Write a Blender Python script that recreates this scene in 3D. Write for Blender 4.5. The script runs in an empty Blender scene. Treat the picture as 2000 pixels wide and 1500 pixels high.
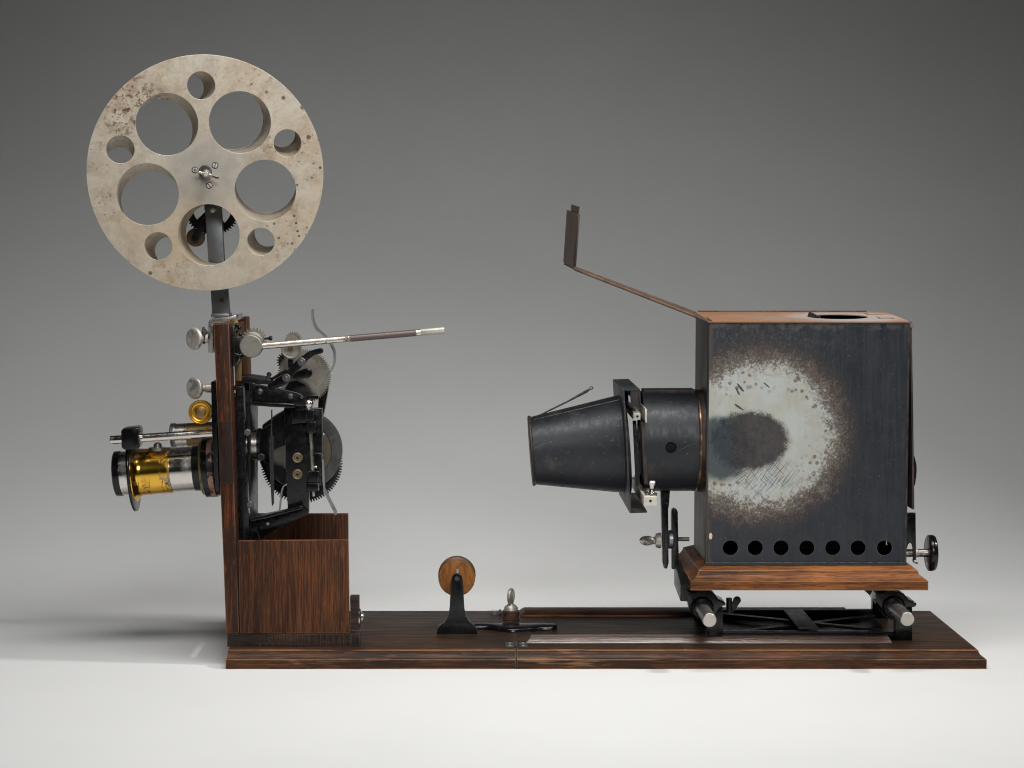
import bpy, bmesh, math, random
from mathutils import Vector, Matrix
random.seed(7)
scene = bpy.context.scene
COL = scene.collection
R = math.radians
S = 0.00055                       # metres per working unit u (the board is 1488 u = 0.82 m long)
F, PITCH, CX, CYP = 3900.0, math.atan(280 / 3900.0), 930.0, 750.0
CAM = Vector((0, -3850, 834.8))   # camera, in u
sp, cp = math.sin(PITCH), math.cos(PITCH)

# ------------------------------------------------------------------ camera
cd = bpy.data.cameras.new("camera")
cam = bpy.data.objects.new("camera", cd); COL.objects.link(cam)
cam.location = CAM * S
cam.rotation_euler = (R(90) - PITCH, 0, 0)
cd.sensor_width = 36; cd.lens = F / 2000 * 36; cd.shift_x = 70 / 2000
cd.clip_start = 0.05; cd.clip_end = 60
scene.camera = cam

# ------------------------------------------------------------------ world, lights, exposure
w = bpy.data.worlds.new("World"); scene.world = w; w.use_nodes = True
w.node_tree.nodes["Background"].inputs[0].default_value = (.86, .93, 1, 1)
w.node_tree.nodes["Background"].inputs[1].default_value = 0.004

def area(name, loc, target, sx, sy, power, color=(1, 1, 1), spread=180):
    l = bpy.data.lights.new(name, 'AREA'); l.shape = 'RECTANGLE'; l.size = sx; l.size_y = sy
    l.energy = power; l.color = color; l.spread = R(spread)
    o = bpy.data.objects.new(name, l); COL.objects.link(o)
    o.location = loc
    o.rotation_euler = (Vector(target) - Vector(loc)).to_track_quat('-Z', 'Y').to_euler()
    return o
area("softbox_key", (1.75, -0.24, 1.72), (-0.1, 0.12, 0.1), 0.18, 0.18, 2.9, (1, .97, .93), 60)
area("softbox_top", (0.12, -0.42, 1.5), (0.07, -0.13, 0.0), 1.25, 0.34, 12.1, (1, .99, .968), 147)
area("front_fill", (0.25, -2.4, 1.5), (0.0, 0.1, 0.28), 0.9, 0.6, 1.55, (1, .995, .98), 44)  # added fill that lifts the front faces and spares the backdrop
vs = scene.view_settings
vs.view_transform = 'Standard'; vs.look = 'None'; vs.gamma = 1; vs.exposure = 0.0
vs.use_curve_mapping = False
scene.render.engine = 'CYCLES'
scene.cycles.max_bounces = 8
scene.cycles.filter_width = 1.1
scene.cycles.sample_clamp_indirect = 6

# ------------------------------------------------------------------ geometry helpers (all in u)
def ray(px, py):
    v = CYP - py
    return Vector((px - CX, F * cp + v * sp, -F * sp + v * cp))
def W(px, py, Y):                 # point on the plane Y
    d = ray(px, py); t = (Y - CAM.y) / d.y
    return CAM + d * t
def G(px, py, Z):                 # point on the plane Z
    d = ray(px, py); t = (Z - CAM.z) / d.z
    return CAM + d * t
def K(Y): return (Y - CAM.y) / 3875.0      # u per pixel at depth Y

class MB:
    def __init__(s): s.v = []; s.f = []
    def add(s, vs, fs):
        o = len(s.v); s.v += [Vector(p) for p in vs]; s.f += [[i + o for i in f] for f in fs]; return s
    def box(s, x0, x1, y0, y1, z0, z1):
        return s.add([(x0,y0,z0),(x1,y0,z0),(x1,y1,z0),(x0,y1,z0),(x0,y0,z1),(x1,y0,z1),(x1,y1,z1),(x0,y1,z1)],
                     [(0,3,2,1),(4,5,6,7),(0,1,5,4),(1,2,6,5),(2,3,7,6),(3,0,4,7)])
    def ext(s, bot, top):         # two matching loops
        n = len(bot)
        return s.add(list(bot) + list(top), [list(range(n))[::-1], list(range(n, 2 * n))] +
                     [(i, (i + 1) % n, n + (i + 1) % n, n + i) for i in range(n)])
    def prism(s, pts, yf, yb):    # outline in pixels read at depth yf, extruded back
        a = [W(x, y, yf) for x, y in pts]
        return s.ext(a, [Vector((p.x, yb, p.z)) for p in a])
    def flat(s, pts, z1, z0):     # outline lying on plane z1 (pixels), extruded down
        a = [G(x, y, z1) for x, y in pts]
        return s.ext([Vector((p.x, p.y, z0)) for p in a], a)
    def loops(s, ls, cap0=True, cap1=True):
        n = len(ls[0]); vs = [p for l in ls for p in l]; fs = []
        for k in range(len(ls) - 1):
            for i in range(n):
                j = (i + 1) % n
                fs.append((k*n+i, k*n+j, (k+1)*n+j, (k+1)*n+i))
        if cap0: fs.append(list(range(n))[::-1])
        if cap1: fs.append([(len(ls)-1)*n + i for i in range(n)])
        return s.add(vs, fs)
    def lathe(s, o, ax, prof, n=40, ref=None, ell=1.0):
        o = Vector(o); ax = Vector(ax).normalized()
        ref = Vector(ref) if ref else (Vector((0,0,1)) if abs(ax.z) < .9 else Vector((1,0,0)))
        e1 = (ref - ax * ref.dot(ax)).normalized(); e2 = ax.cross(e1)
        ls = [[o + ax * d + (e1 * math.cos(2*math.pi*i/n) + e2 * math.sin(2*math.pi*i/n) * ell) * max(r, .01)
               for i in range(n)] for d, r in prof]
        return s.loops(ls)
    def cyl(s, p0, p1, r, n=24, r1=None):
        p0 = Vector(p0); p1 = Vector(p1); L = (p1 - p0).length
        return s.lathe(p0, p1 - p0, [(0, r), (L, r if r1 is None else r1)], n)
    def cylY(s, px, py, rp, yf, yb, n=28):    # round boss facing the camera, radius in pixels
        c = W(px, py, yf); return s.lathe(c, (0, 1, 0), [(0, rp * K(yf)), (yb - yf, rp * K(yf))], n)
    def dome(s, px, py, rp, yf, h, n=20):     # screw head: flat base at yf+h, domed to the camera
        c = W(px, py, yf); r = rp * K(yf)
        return s.lathe(c, (0, 1, 0), [(0, r*.25), (h*.12, r*.6), (h*.4, r*.9), (h*.75, r), (h + 3, r)], n)
    def sphere(s, c, r, n=20, m=12, sc=(1, 1, 1)):
        c = Vector(c)
        ls = [[c + Vector((math.cos(2*math.pi*i/n)*math.sin(a)*r*sc[0], math.sin(2*math.pi*i/n)*math.sin(a)*r*sc[1],
               -math.cos(a)*r*sc[2])) for i in range(n)] for a in [max(.02, min(math.pi-.02, math.pi*k/m)) for k in range(m+1)]]
        return s.loops(ls)
    def tube(s, path, r, n=10):
        path = [Vector(p) for p in path]; rs = r if isinstance(r, (list, tuple)) else [r] * len(path); ls = []
        for i, p in enumerate(path):
            d = (path[min(i+1, len(path)-1)] - path[max(i-1, 0)]).normalized()
            ref = Vector((0, 1, 0)) if abs(d.y) < .9 else Vector((0, 0, 1))
            e1 = (ref - d * ref.dot(d)).normalized(); e2 = d.cross(e1)
            ls.append([p + (e1 * math.cos(2*math.pi*k/n) + e2 * math.sin(2*math.pi*k/n)) * rs[i] for k in range(n)])
        return s.loops(ls)
    def strip(s, path, t, y0, y1):  # bent sheet: path of (px,py) read at y0, thickness t (u), running y0..y1
        p = [W(x, y, y0) for x, y in path]; a = []; b = []
        for i, q in enumerate(p):
            d = (p[min(i+1, len(p)-1)] - p[max(i-1, 0)]).normalized(); nrm = Vector((-d.z, 0, d.x))
            a.append(q + nrm * t / 2); b.append(q - nrm * t / 2)
        ls = [[a[i], b[i], Vector((b[i].x, y1, b[i].z)), Vector((a[i].x, y1, a[i].z))] for i in range(len(p))]
        return s.loops(ls)

def smooth_path(pts, sub=6):
    pts = [Vector((p[0], p[1])) for p in pts]; out = []
    for i in range(len(pts) - 1):
        p0 = pts[max(i-1, 0)]; p1 = pts[i]; p2 = pts[i+1]; p3 = pts[min(i+2, len(pts)-1)]
        for k in range(sub):
            t = k / sub
            out.append(tuple(.5*((2*p1) + (p2-p0)*t + (2*p0-5*p1+4*p2-p3)*t*t + (3*p1-p0-3*p2+p3)*t**3)))
    out.append(tuple(pts[-1])); return out
def bar(path, wd):                # outline of a round-ended bar around a pixel path
    L = []; Rr = []; n = len(path); ws = wd if isinstance(wd, (list, tuple)) else [wd] * n
    for i, p in enumerate(path):
        a = Vector(path[max(i-1, 0)]); b = Vector(path[min(i+1, n-1)]); d = (b - a).normalized(); nn = Vector((-d.y, d.x))
        L.append(Vector(p) + nn * ws[i] / 2); Rr.append(Vector(p) - nn * ws[i] / 2)
    def capa(c, frm, w_, sgn):
        d0 = (frm - c).normalized()
        return [c + Matrix.Rotation(sgn * math.pi * k / 6, 2) @ d0 * w_ / 2 for k in range(1, 6)]
    c1 = capa(Vector(path[-1]), L[-1], ws[-1], -1); c0 = capa(Vector(path[0]), Rr[0], ws[0], -1)
    return [tuple(q) for q in L + c1 + Rr[::-1] + c0]
def circ(r, n=64, c=(0, 0), ph=0):
    return [(c[0] + r*math.cos(2*math.pi*i/n + ph), c[1] + r*math.sin(2*math.pi*i/n + ph)) for i in range(n)]
def teeth(r0, r1, n, c=(0, 0), ph=0):
    o = []
    for i in range(n):
        for k, rr in ((0, r0), (.18, r0), (.36, r1), (.62, r1), (.82, r0)):
            a = 2*math.pi*(i + k)/n + ph; o.append((c[0] + rr*math.cos(a), c[1] + rr*math.sin(a)))
    return o
def plate(mb, outer, holes, th, o, ex=(1,0,0), ey=(0,0,1), en=(0,1,0), bev=0):
    """sheet with real holes, outlines in u in the frame (o, ex, ey), thickness th along en"""
    cu = bpy.data.curves.new("tmp", 'CURVE'); cu.dimensions = '2D'; cu.fill_mode = 'BOTH'
    cu.extrude = max(th/2 - bev, .01); cu.bevel_depth = bev; cu.bevel_resolution = 1
    if bev: cu.offset = -bev
    for l in [outer] + list(holes):
        sp_ = cu.splines.new('POLY'); sp_.points.add(len(l) - 1); sp_.use_cyclic_u = True
        for q, p in zip(sp_.points, l): q.co = (p[0], p[1], 0, 1)
    ob = bpy.data.objects.new("tmp", cu); COL.objects.link(ob)
    dg = bpy.context.evaluated_depsgraph_get(); me = ob.evaluated_get(dg).to_mesh()
    o = Vector(o); ex = Vector(ex); ey = Vector(ey); en = Vector(en)
    mb.add([o + ex*v.co.x + ey*v.co.y + en*(th/2 + v.co.z) for v in me.vertices], [list(p.vertices) for p in me.polygons])
    bpy.data.objects.remove(ob); bpy.data.curves.remove(cu)
    return mb

def thing(name, label, cat, base, group=None):
    o = bpy.data.objects.new(name, None); COL.objects.link(o); o.empty_display_size = .02
    o.location = Vector(base) * S; o["label"] = label; o["category"] = cat
    if group: o["group"] = group
    o["b"] = 0; del o["b"]
    BASE[o.name] = Vector(base); return o
BASE = {}
def part(name, mb, mat, parent, bevel=0, angle=35, seg=2, label=None, flatshade=False):
    top = parent
    while top is not None and top.parent is not None: top = top.parent
    b = BASE[top.name] if top is not None else Vector((0, 0, 0))
    me = bpy.data.meshes.new(name)
    me.from_pydata([tuple((p - b) * S) for p in mb.v], [], mb.f)
    bm = bmesh.new(); bm.from_mesh(me)
    bmesh.ops.remove_doubles(bm, verts=bm.verts, dist=1e-6)
    bmesh.ops.recalc_face_normals(bm, faces=bm.faces)
    if bevel:
        ed = [e for e in bm.edges if len(e.link_faces) == 2 and e.calc_face_angle(0) > R(30)]
        bmesh.ops.bevel(bm, geom=ed, offset=bevel * S, segments=seg, profile=.6, affect='EDGES', clamp_overlap=True)
    bm.to_mesh(me); bm.free()
    if not flatshade:
        me.polygons.foreach_set("use_smooth", [True] * len(me.polygons)); me.set_sharp_from_angle(angle=R(angle))
    me.materials.append(MAT[mat])
    o = bpy.data.objects.new(name, me); COL.objects.link(o); o.parent = parent
    if label: o["label"] = label
    return o

# ------------------------------------------------------------------ materials
MAT = {}
class NT:
    def __init__(s, name):
        m = bpy.data.materials.new(name); m.use_nodes = True; s.m = m; s.t = m.node_tree; s.t.nodes.clear(); MAT[name] = m
        s.out = s.t.nodes.new("ShaderNodeOutputMaterial"); s.b = s.t.nodes.new("ShaderNodeBsdfPrincipled")
        s.t.links.new(s.b.outputs[0], s.out.inputs[0])
        s.oc = s.t.nodes.new("ShaderNodeTexCoord").outputs["Object"]
    def setin(s, sock, v):
        if hasattr(v, "is_output"): s.t.links.new(v, sock)
        elif isinstance(v, tuple) and sock.type == 'RGBA' and len(v) == 3: sock.default_value = (*v, 1)
        else: sock.default_value = v
    def P(s, **k):
        names = dict(base="Base Color", rough="Roughness", metal="Metallic", normal="Normal", coat="Coat Weight",
                     coat_rough="Coat Roughness", spec="Specular IOR Level", aniso="Anisotropic")
        for a, v in k.items(): s.setin(s.b.inputs[names[a]], v)
    def map(s, scale=(1,1,1), loc=(0,0,0), rot=(0,0,0), vec=None):
        n = s.t.nodes.new("ShaderNodeMapping"); s.setin(n.inputs[0], vec or s.oc)
        n.inputs["Scale"].default_value = scale; n.inputs["Location"].default_value = loc; n.inputs["Rotation"].default_value = rot
        return n.outputs[0]
    def rmap(s, deg, scale, vec=None, loc=(0,0,0)):   # turn about Y first, then stretch
        return s.map(scale, vec=s.map(rot=(0, R(deg), 0), vec=s.map(loc=loc, vec=vec)))
    def noise(s, scale=5, detail=4, rough=.55, vec=None, dist=0, col=False):
        n = s.t.nodes.new("ShaderNodeTexNoise"); s.setin(n.inputs["Vector"], vec or s.oc)
        n.inputs["Scale"].default_value = scale; n.inputs["Detail"].default_value = detail
        n.inputs["Roughness"].default_value = rough; n.inputs["Distortion"].default_value = dist
        return n.outputs["Color" if col else "Fac"]
    def vor(s, scale=5, vec=None, feat='F1', rnd=1):
        n = s.t.nodes.new("ShaderNodeTexVoronoi"); n.feature = feat; s.setin(n.inputs["Vector"], vec or s.oc)
        n.inputs["Scale"].default_value = scale; n.inputs["Randomness"].default_value = rnd
        return n.outputs["Distance"]
    def mth(s, op, a, b=0.0, clamp=False):
        n = s.t.nodes.new("ShaderNodeMath"); n.operation = op; n.use_clamp = clamp
        s.setin(n.inputs[0], a); s.setin(n.inputs[1], b); return n.outputs[0]
    def mr(s, v, a, b, c=0.0, d=1.0, smooth=True):
        n = s.t.nodes.new("ShaderNodeMapRange"); n.interpolation_type = 'SMOOTHSTEP' if smooth else 'LINEAR'
        s.setin(n.inputs[0], v)
        for i, q in enumerate((a, b, c, d)): n.inputs[1 + i].default_value = q
        return n.outputs[0]
    def mix(s, f, a, b, mode='MIX'):
        n = s.t.nodes.new("ShaderNodeMix"); n.data_type = 'RGBA'; n.blend_type = mode
        s.setin(n.inputs[0], f); s.setin(n.inputs[6], a); s.setin(n.inputs[7], b); return n.outputs[2]
    def ramp(s, f, stops):
        n = s.t.nodes.new("ShaderNodeValToRGB"); e = n.color_ramp.elements; s.setin(n.inputs[0], f)
        while len(e) < len(stops): e.new(.5)
        for q, (p, c) in zip(e, stops): q.position = p; q.color = (*c, 1)
        return n.outputs[0]
    def bump(s, h, strength=.3, dist=.001):
        n = s.t.nodes.new("ShaderNodeBump"); n.inputs["Strength"].default_value = strength; n.inputs["Distance"].default_value = dist
        s.setin(n.inputs["Height"], h); return n.outputs[0]
    def sep(s, v=None):
        n = s.t.nodes.new("ShaderNodeSeparateXYZ"); s.setin(n.inputs[0], v or s.oc); return n.outputs
    def edge(s, rad=.0012):       # 1 on edges: pale wear that also paints in highlight lines
        b = s.t.nodes.new("ShaderNodeBevel"); b.samples = 4; b.inputs["Radius"].default_value = rad
        g = s.t.nodes.new("ShaderNodeNewGeometry"); d = s.t.nodes.new("ShaderNodeVectorMath"); d.operation = 'DOT_PRODUCT'
        s.t.links.new(b.outputs[0], d.inputs[0]); s.t.links.new(g.outputs["Normal"], d.inputs[1])
        return s.mr(d.outputs["Value"], .996, .95)

def wood(name, axis, dark, mid, light, rough=.48, wear=(.32, .16, .09), wear_amt=.8, bias=0.0, across=150, patch=.28):
    t = NT(name)
    def sc(al, ac): return tuple(al if i == axis else ac for i in range(3))
    n1 = t.noise(1, 5, .62, t.map(sc(14, across)), .6)
    n2 = t.noise(1, 3, .62, t.map(sc(34, across * 2.6)), .2)
    n3 = t.noise(9, 3, .5)
    f = t.mth('ADD', t.mth('ADD', t.mth('MULTIPLY', n1, .5), t.mth('MULTIPLY', n2, .45)), t.mth('MULTIPLY', n3, patch))
    f = t.mth('ADD', f, bias + .025 - patch * .5)
    col = t.ramp(f, [(.34, dark), (.49, mid), (.68, light)])
    pore = t.mr(t.noise(1, 2, .5, t.map(sc(80, across * 5))), .56, .66)
    col = t.mix(t.mth('MULTIPLY', pore, .7), col, dark)
    fleck = t.mr(t.noise(1, 2, .5, t.map(sc(48, across * 1.3), (3.7, 1.9, 5.3))), .62, .70)
    col = t.mix(t.mth('MULTIPLY', fleck, .45), col, light)
    if wear_amt > .85:
        wp = t.mr(t.mth('ADD', t.noise(1, 4, .65, t.map(sc(5, 34), (9.1, 2.2, 4.4))), t.mth('MULTIPLY', n2, .25)), .74, .82)
        col = t.mix(t.mth('MULTIPLY', wp, .6), col, tuple(c * .62 for c in wear))
    if wear_amt:
        e = t.mth('MULTIPLY', t.edge(.0016), t.mr(t.noise(1, 4, .6, t.map(sc(14, 60))), .33, .55))
        col = t.mix(t.mth('MULTIPLY', e, wear_amt), col, wear)
    spk = t.mr(t.noise(420, 2, .5), .74, .8)
    col = t.mix(t.mth('MULTIPLY', spk, .5), col, (.25, .22, .19))
    t.P(base=col, rough=t.mr(n1, .3, .7, rough + .12, rough - .1), spec=.2,
        normal=t.bump(t.mth('ADD', n2, t.mth('MULTIPLY', n1, .7)), .32, .0006))
    return t
oakD, oakM, oakL = (.019, .011, .008), (.050, .0185, .009), (.145, .047, .015)
wood("oak_upright", 2, oakD, oakM, (.18, .060, .017), .55, bias=.02, across=380)
wood("oak_black_upright", 2, (.010, .007, .006), (.022, .013, .010), (.05, .024, .014), .4, wear_amt=.2)
wood("oak_upright_worn", 2, (.015, .009, .007), (.045, .016, .008), (.21, .062, .018), .42, bias=-.03, across=170)
wood("oak_along", 0, oakD, (.044, .019, .010), (.15, .056, .019), .45, wear=(.5, .26, .13), wear_amt=.9, across=320, patch=.5)
wood("oak_top", 0, (.015, .011, .009), (.040, .022, .014), (.085, .042, .022), .42, wear_amt=.2, across=300)
wood("oak_black", 0, (.010, .008, .008), (.022, .015, .013), (.07, .035, .022), .5, wear_amt=.3)
wood("oak_strip", 0, (.035, .019, .013), (.075, .038, .024), (.16, .085, .05), .27, wear=(.45, .3, .2), wear_amt=.6, across=320)
MAT["oak_strip"].node_tree.nodes["Principled BSDF"].inputs["Specular IOR Level"].default_value = .8
wood("base_wood", 0, (.035, .016, .008), (.155, .055, .018), (.34, .125, .036), .5, wear=(.5, .3, .16), wear_amt=.7, across=300, patch=.75)
wood("roller_wood", 2, (.12, .045, .012), (.30, .115, .028), (.46, .2, .055), .42, wear_amt=.3, across=60)
wood("roller_wood_dark", 2, (.05, .022, .012), (.12, .05, .026), (.2, .09, .05), .5, wear_amt=.3, across=60)

def enamel(name, base=(.006, .006, .007), rough=.2, wear=(.13, .13, .13), wear_amt=.6, dust=.12, bump=.08):
    t = NT(name)
    n = t.noise(140, 4, .6); big = t.noise(22, 3, .5)
    col = t.mix(t.mth('MULTIPLY', t.mr(big, .4, .75), dust), base, (.030, .030, .032))
    col = t.mix(t.mth('MULTIPLY', t.mr(t.noise(700, 1), .72, .8), .5), col, (.2, .19, .18))
    e = t.mth('MULTIPLY', t.edge(.0009), t.mr(t.noise(160, 3), .4, .62))
    col = t.mix(t.mth('MULTIPLY', e, wear_amt), col, wear)
    t.P(base=col, rough=t.mr(n, .3, .7, rough - .06, rough + .12), spec=.4, normal=t.bump(n, bump, .0004))
    return t
enamel("black_enamel")
enamel("black_iron", (.007, .007, .008), .32, dust=.2, bump=.2)
enamel("black_gloss", (.005, .005, .006), .15, dust=.08, bump=.06)
enamel("dark_steel", (.035, .036, .04), .38, wear=(.3, .3, .3), dust=.3)

def metal(name, base, rough=.25, spot=(.08, .06, .05), spot_amt=.5, lo=.58, hi=.72, scale=60, brush=None, m=1.0):
    t = NT(name)
    n = t.noise(scale, 5, .62)
    col = t.mix(t.mth('MULTIPLY', t.mr(n, lo, hi), spot_amt), base, spot)
    col = t.mix(t.mth('MULTIPLY', t.noise(scale * .3, 3), .35), col, tuple(c * .7 for c in base))
    fine = t.noise(1, 3, .6, t.map(brush or (900, 900, 900)))
    t.P(base=col, metal=m, rough=t.mr(t.mth('ADD', n, t.mth('MULTIPLY', fine, .3)), .4, .9, rough, rough + .22),
        normal=t.bump(fine, .06, .0003))
    return t
metal("nickel", (.66, .62, .57), .16, spot_amt=.35)
metal("nickel_dull", (.60, .56, .50), .36, spot=(.14, .10, .08), spot_amt=.55, m=.6)
metal("nickel_polished", (.74, .70, .65), .10, spot_amt=.12)
metal("thumb_nickel", (.62, .58, .53), .34, spot=(.10, .08, .07), spot_amt=.7, m=.45, lo=.5, hi=.66, scale=90)
metal("nickel_worn", (.62, .58, .53), .26, spot=(.07, .05, .045), spot_amt=.9, lo=.5, hi=.6, scale=75)
metal("rail_nickel", (.74, .70, .62), .32, spot=(.2, .16, .12), spot_amt=.5, m=.35)
metal("steel", (.36, .36, .36), .34, spot=(.06, .05, .05), spot_amt=.5)
metal("screw_steel", (.17, .165, .16), .4, spot=(.05, .04, .04), spot_amt=.5)
metal("washer_bronze", (.24, .185, .11), .42, spot=(.06, .045, .035), spot_amt=.7, m=.7)
metal("steel_blue", (.20, .21, .22), .36, spot=(.07, .05, .05), spot_amt=.5, brush=(900, 900, 30))
metal("brass_aged", (.30, .21, .095), .38, spot=(.06, .04, .03), spot_amt=.7)
metal("brass_bright", (.90, .55, .10), .17, spot=(.25, .16, .07), spot_amt=.5, lo=.62, hi=.75)
metal("copper", (.42, .23, .14), .34, spot=(.04, .028, .024), spot_amt=.95, lo=.38, hi=.54, scale=45)
metal("fly_center", (.17, .14, .10), .45, spot=(.06, .05, .04), spot_amt=.6, m=.6)
metal("gear_steel", (.33, .31, .27), .40, spot=(.10, .08, .06), spot_amt=.7, m=.7, lo=.48, hi=.68)
metal("fly_rim_metal", (.20, .20, .20), .30, spot=(.05, .05, .05), spot_amt=.6, lo=.5, hi=.65, scale=45)
metal("rust_washer", (.16, .075, .045), .55, spot=(.05, .03, .025), spot_amt=.8, m=.3, lo=.45, hi=.6, scale=140)

t = NT("reel_metal")
n = t.noise(11, 5, .6); fine = t.noise(260, 4, .65); blot = t.noise(34, 5, .65, dist=.6)
col = t.mix(t.mr(n, .35, .7), (.64, .58, .485), (.52, .42, .30))
col = t.mix(t.mth('MULTIPLY', t.mr(fine, .45, .75), .45), col, (.36, .29, .21))
col = t.mix(t.mth('MULTIPLY', t.mr(blot, .52, .74), .55), col, (.30, .18, .095))
mot = t.noise(75, 5, .72); col = t.mix(t.mth('MULTIPLY', t.mr(mot, .38, .66), .42), col, (.33, .27, .20))
rs = t.mth('MULTIPLY', t.mr(t.vor(62, t.map(loc=(.31, .2, .7))), .20, .10), t.mr(t.noise(7, 2, .5, t.map(loc=(3.1, 0, 1.7))), .52, .62))
col = t.mix(t.mth('MULTIPLY', rs, .85), col, (.10, .05, .03))
Pu = t.map((1/S, 1/S, 1/S)); n9 = t.noise(1/9., 5, .7, Pu); n3_ = t.noise(1/26., 4, .65, Pu)
def zone(dx, dz, r0_, r1_):
    nn = t.t.nodes.new("ShaderNodeVectorMath"); nn.operation = 'LENGTH'
    t.t.links.new(t.map((1, 0, 1), (-dx, 0, -dz), vec=Pu), nn.inputs[0]); return t.mr(nn.outputs["Value"], r0_, r1_)
for dx, dz, r_, th in ((-150, 148, 78, .53), (-95, 135, 40, .5), (-165, 95, 45, .55), (190, 5, 60, .60), (130, 55, 34, .58), (175, -70, 45, .62), (-120, -70, 45, .62), (40, -150, 60, .63), (-205, 30, 50, .6), (100, 190, 50, .6), (150, -150, 60, .6), (-60, -200, 60, .6), (-190, -60, 45, .58), (30, 200, 50, .62), (215, 60, 45, .6)):
    z_ = zone(dx, dz, r_, r_*.25)
    col = t.mix(t.mth('MULTIPLY', t.mth('MULTIPLY', z_, t.mr(n3_, th - .06, th + .08)), .38), col, (.24, .12, .05))
    col = t.mix(t.mth('MULTIPLY', t.mth('MULTIPLY', z_, t.mr(n9, th - .01, th + .06)), .9), col, (.12, .055, .028))
vd = t.vor(1/17., Pu); dots = t.mth('MULTIPLY', t.mr(vd, .2, .13), t.mth('MAXIMUM', zone(200, -5, 60, 30), zone(160, -110, 60, 20)))
col = t.mix(t.mth('MULTIPLY', dots, .9), col, (.07, .04, .025))
col = t.mix(t.mth('MULTIPLY', zone(0, 0, 110, 30), .6), col, (.33, .315, .29))
scr = t.mr(t.noise(1, 2, .5, t.rmap(38, (30, 1, 900))), .66, .74)
scr2 = t.mr(t.noise(1, 2, .5, t.rmap(-24, (900, 1, 25))), .68, .76)
col = t.mix(t.mth('MULTIPLY', t.mth('MAXIMUM', scr, scr2), .16), col, (.62, .58, .5))
e = t.edge(.0006); col = t.mix(t.mth('MULTIPLY', e, .5), col, (.75, .68, .56))
t.P(base=col, metal=.45, rough=t.mr(t.mth('ADD', t.mth('MULTIPLY', fine, .5), t.mth('MULTIPLY', n, .5)), .35, .65, .34, .54), normal=t.bump(fine, .1, .0003))

t = NT("crank_rod_metal")
x_ = t.map((1/S, 1/S, 1/S)); xx = t.sep(x_)[0]
bx_ = -380.0
n = t.noise(1/9., 5, .7, x_); nf = t.noise(1/3., 3, .6, x_)
def px_(p): return (p - 930) * 1.008 - bx_
dark = t.mth('MULTIPLY', t.mr(xx, px_(640), px_(715)), t.mr(xx, px_(818), px_(810)))
dark = t.mr(t.mth('ADD', dark, t.mth('MULTIPLY', t.mth('SUBTRACT', n, .5), 1.5)), .35, .65)
spk = t.mth('MULTIPLY', t.mr(xx, px_(560), px_(590)), t.mr(t.mth('ADD', n, t.mth('MULTIPLY', nf, .3)), .72, .80))
f_ = t.mth('MAXIMUM', dark, spk)
t.P(base=t.mix(f_, (.68, .63, .57), t.mix(nf, (.09, .065, .06), (.2, .16, .15))), metal=t.mr(f_, 0, 1, .9, .5), rough=t.mr(f_, 0, 1, .26, .45), normal=t.bump(nf, .1, .0003))
t = NT("brass_engraved")
bl = t.noise(38, 5, .6, t.map(loc=(1.3, .4, .2)), .5)
col = t.mix(t.mr(bl, .56, .62), (.86, .50, .075), (.42, .32, .20))
mk = t.mth('MULTIPLY', t.mr(t.noise(1, 1, .5, t.map((800, 800, 420))), .54, .58), t.mr(t.noise(1, 0, .5, t.map((170, 1, 1))), .5, .54))
col = t.mix(t.mth('MULTIPLY', mk, t.mr(t.sep()[2], .178, .173)), col, (.05, .035, .02))
t.P(base=col, metal=1.0, rough=t.mr(bl, .52, .64, .16, .48), normal=t.bump(t.noise(1, 2, .5, t.map((900, 30, 30))), .06, .0003))

t = NT("sheet_iron")            # the lamp house sides
n = t.noise(9, 5, .6); fine = t.noise(330, 3, .6); st = t.noise(1, 3, .6, t.map((220, 220, 14)))
col = t.mix(t.mr(n, .35, .7), (.014, .017, .022), (.027, .030, .036))
col = t.mix(t.mth('MULTIPLY', t.mr(t.noise(26, 5, .65), .56, .7), .45), col, (.095, .078, .066))
col = t.mix(t.mth('MULTIPLY', t.mr(fine, .66, .74), .6), col, (.24, .22, .2))
col = t.mix(t.mth('MULTIPLY', t.mr(t.vor(80), .06, .03), .7), col, (.34, .31, .28))
col = t.mix(t.mth('MULTIPLY', t.mr(t.noise(60, 4, .7), .64, .72), .35), col, (.11, .08, .065))
sc1 = t.mth('MULTIPLY', t.mr(t.noise(1, 1, .5, t.rmap(25, (18, 60, 420))), .70, .73), t.mr(t.noise(14, 2), .5, .6))
col = t.mix(t.mth('MULTIPLY', sc1, .2), col, (.2, .2, .2))
e = t.mth('MULTIPLY', t.edge(.0012), t.mr(t.noise(70, 3), .4, .6)); col = t.mix(t.mth('MULTIPLY', e, .6), col, (.28, .2, .14))
t.P(base=col, metal=.18, rough=t.mr(st, .3, .7, .40, .54), normal=t.bump(st, .05, .0004))

t = NT("sheet_iron_brown")
n = t.noise(14, 5, .6); st = t.noise(1, 4, .6, t.map((90, 90, 9)))
col = t.mix(t.mr(st, .4, .65), (.028, .026, .027), (.10, .072, .055))
col = t.mix(t.mth('MULTIPLY', t.mr(t.noise(300, 3), .66, .76), .5), col, (.25, .2, .16))
t.P(base=col, metal=.35, rough=.5, normal=t.bump(st, .05, .0004))

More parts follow.
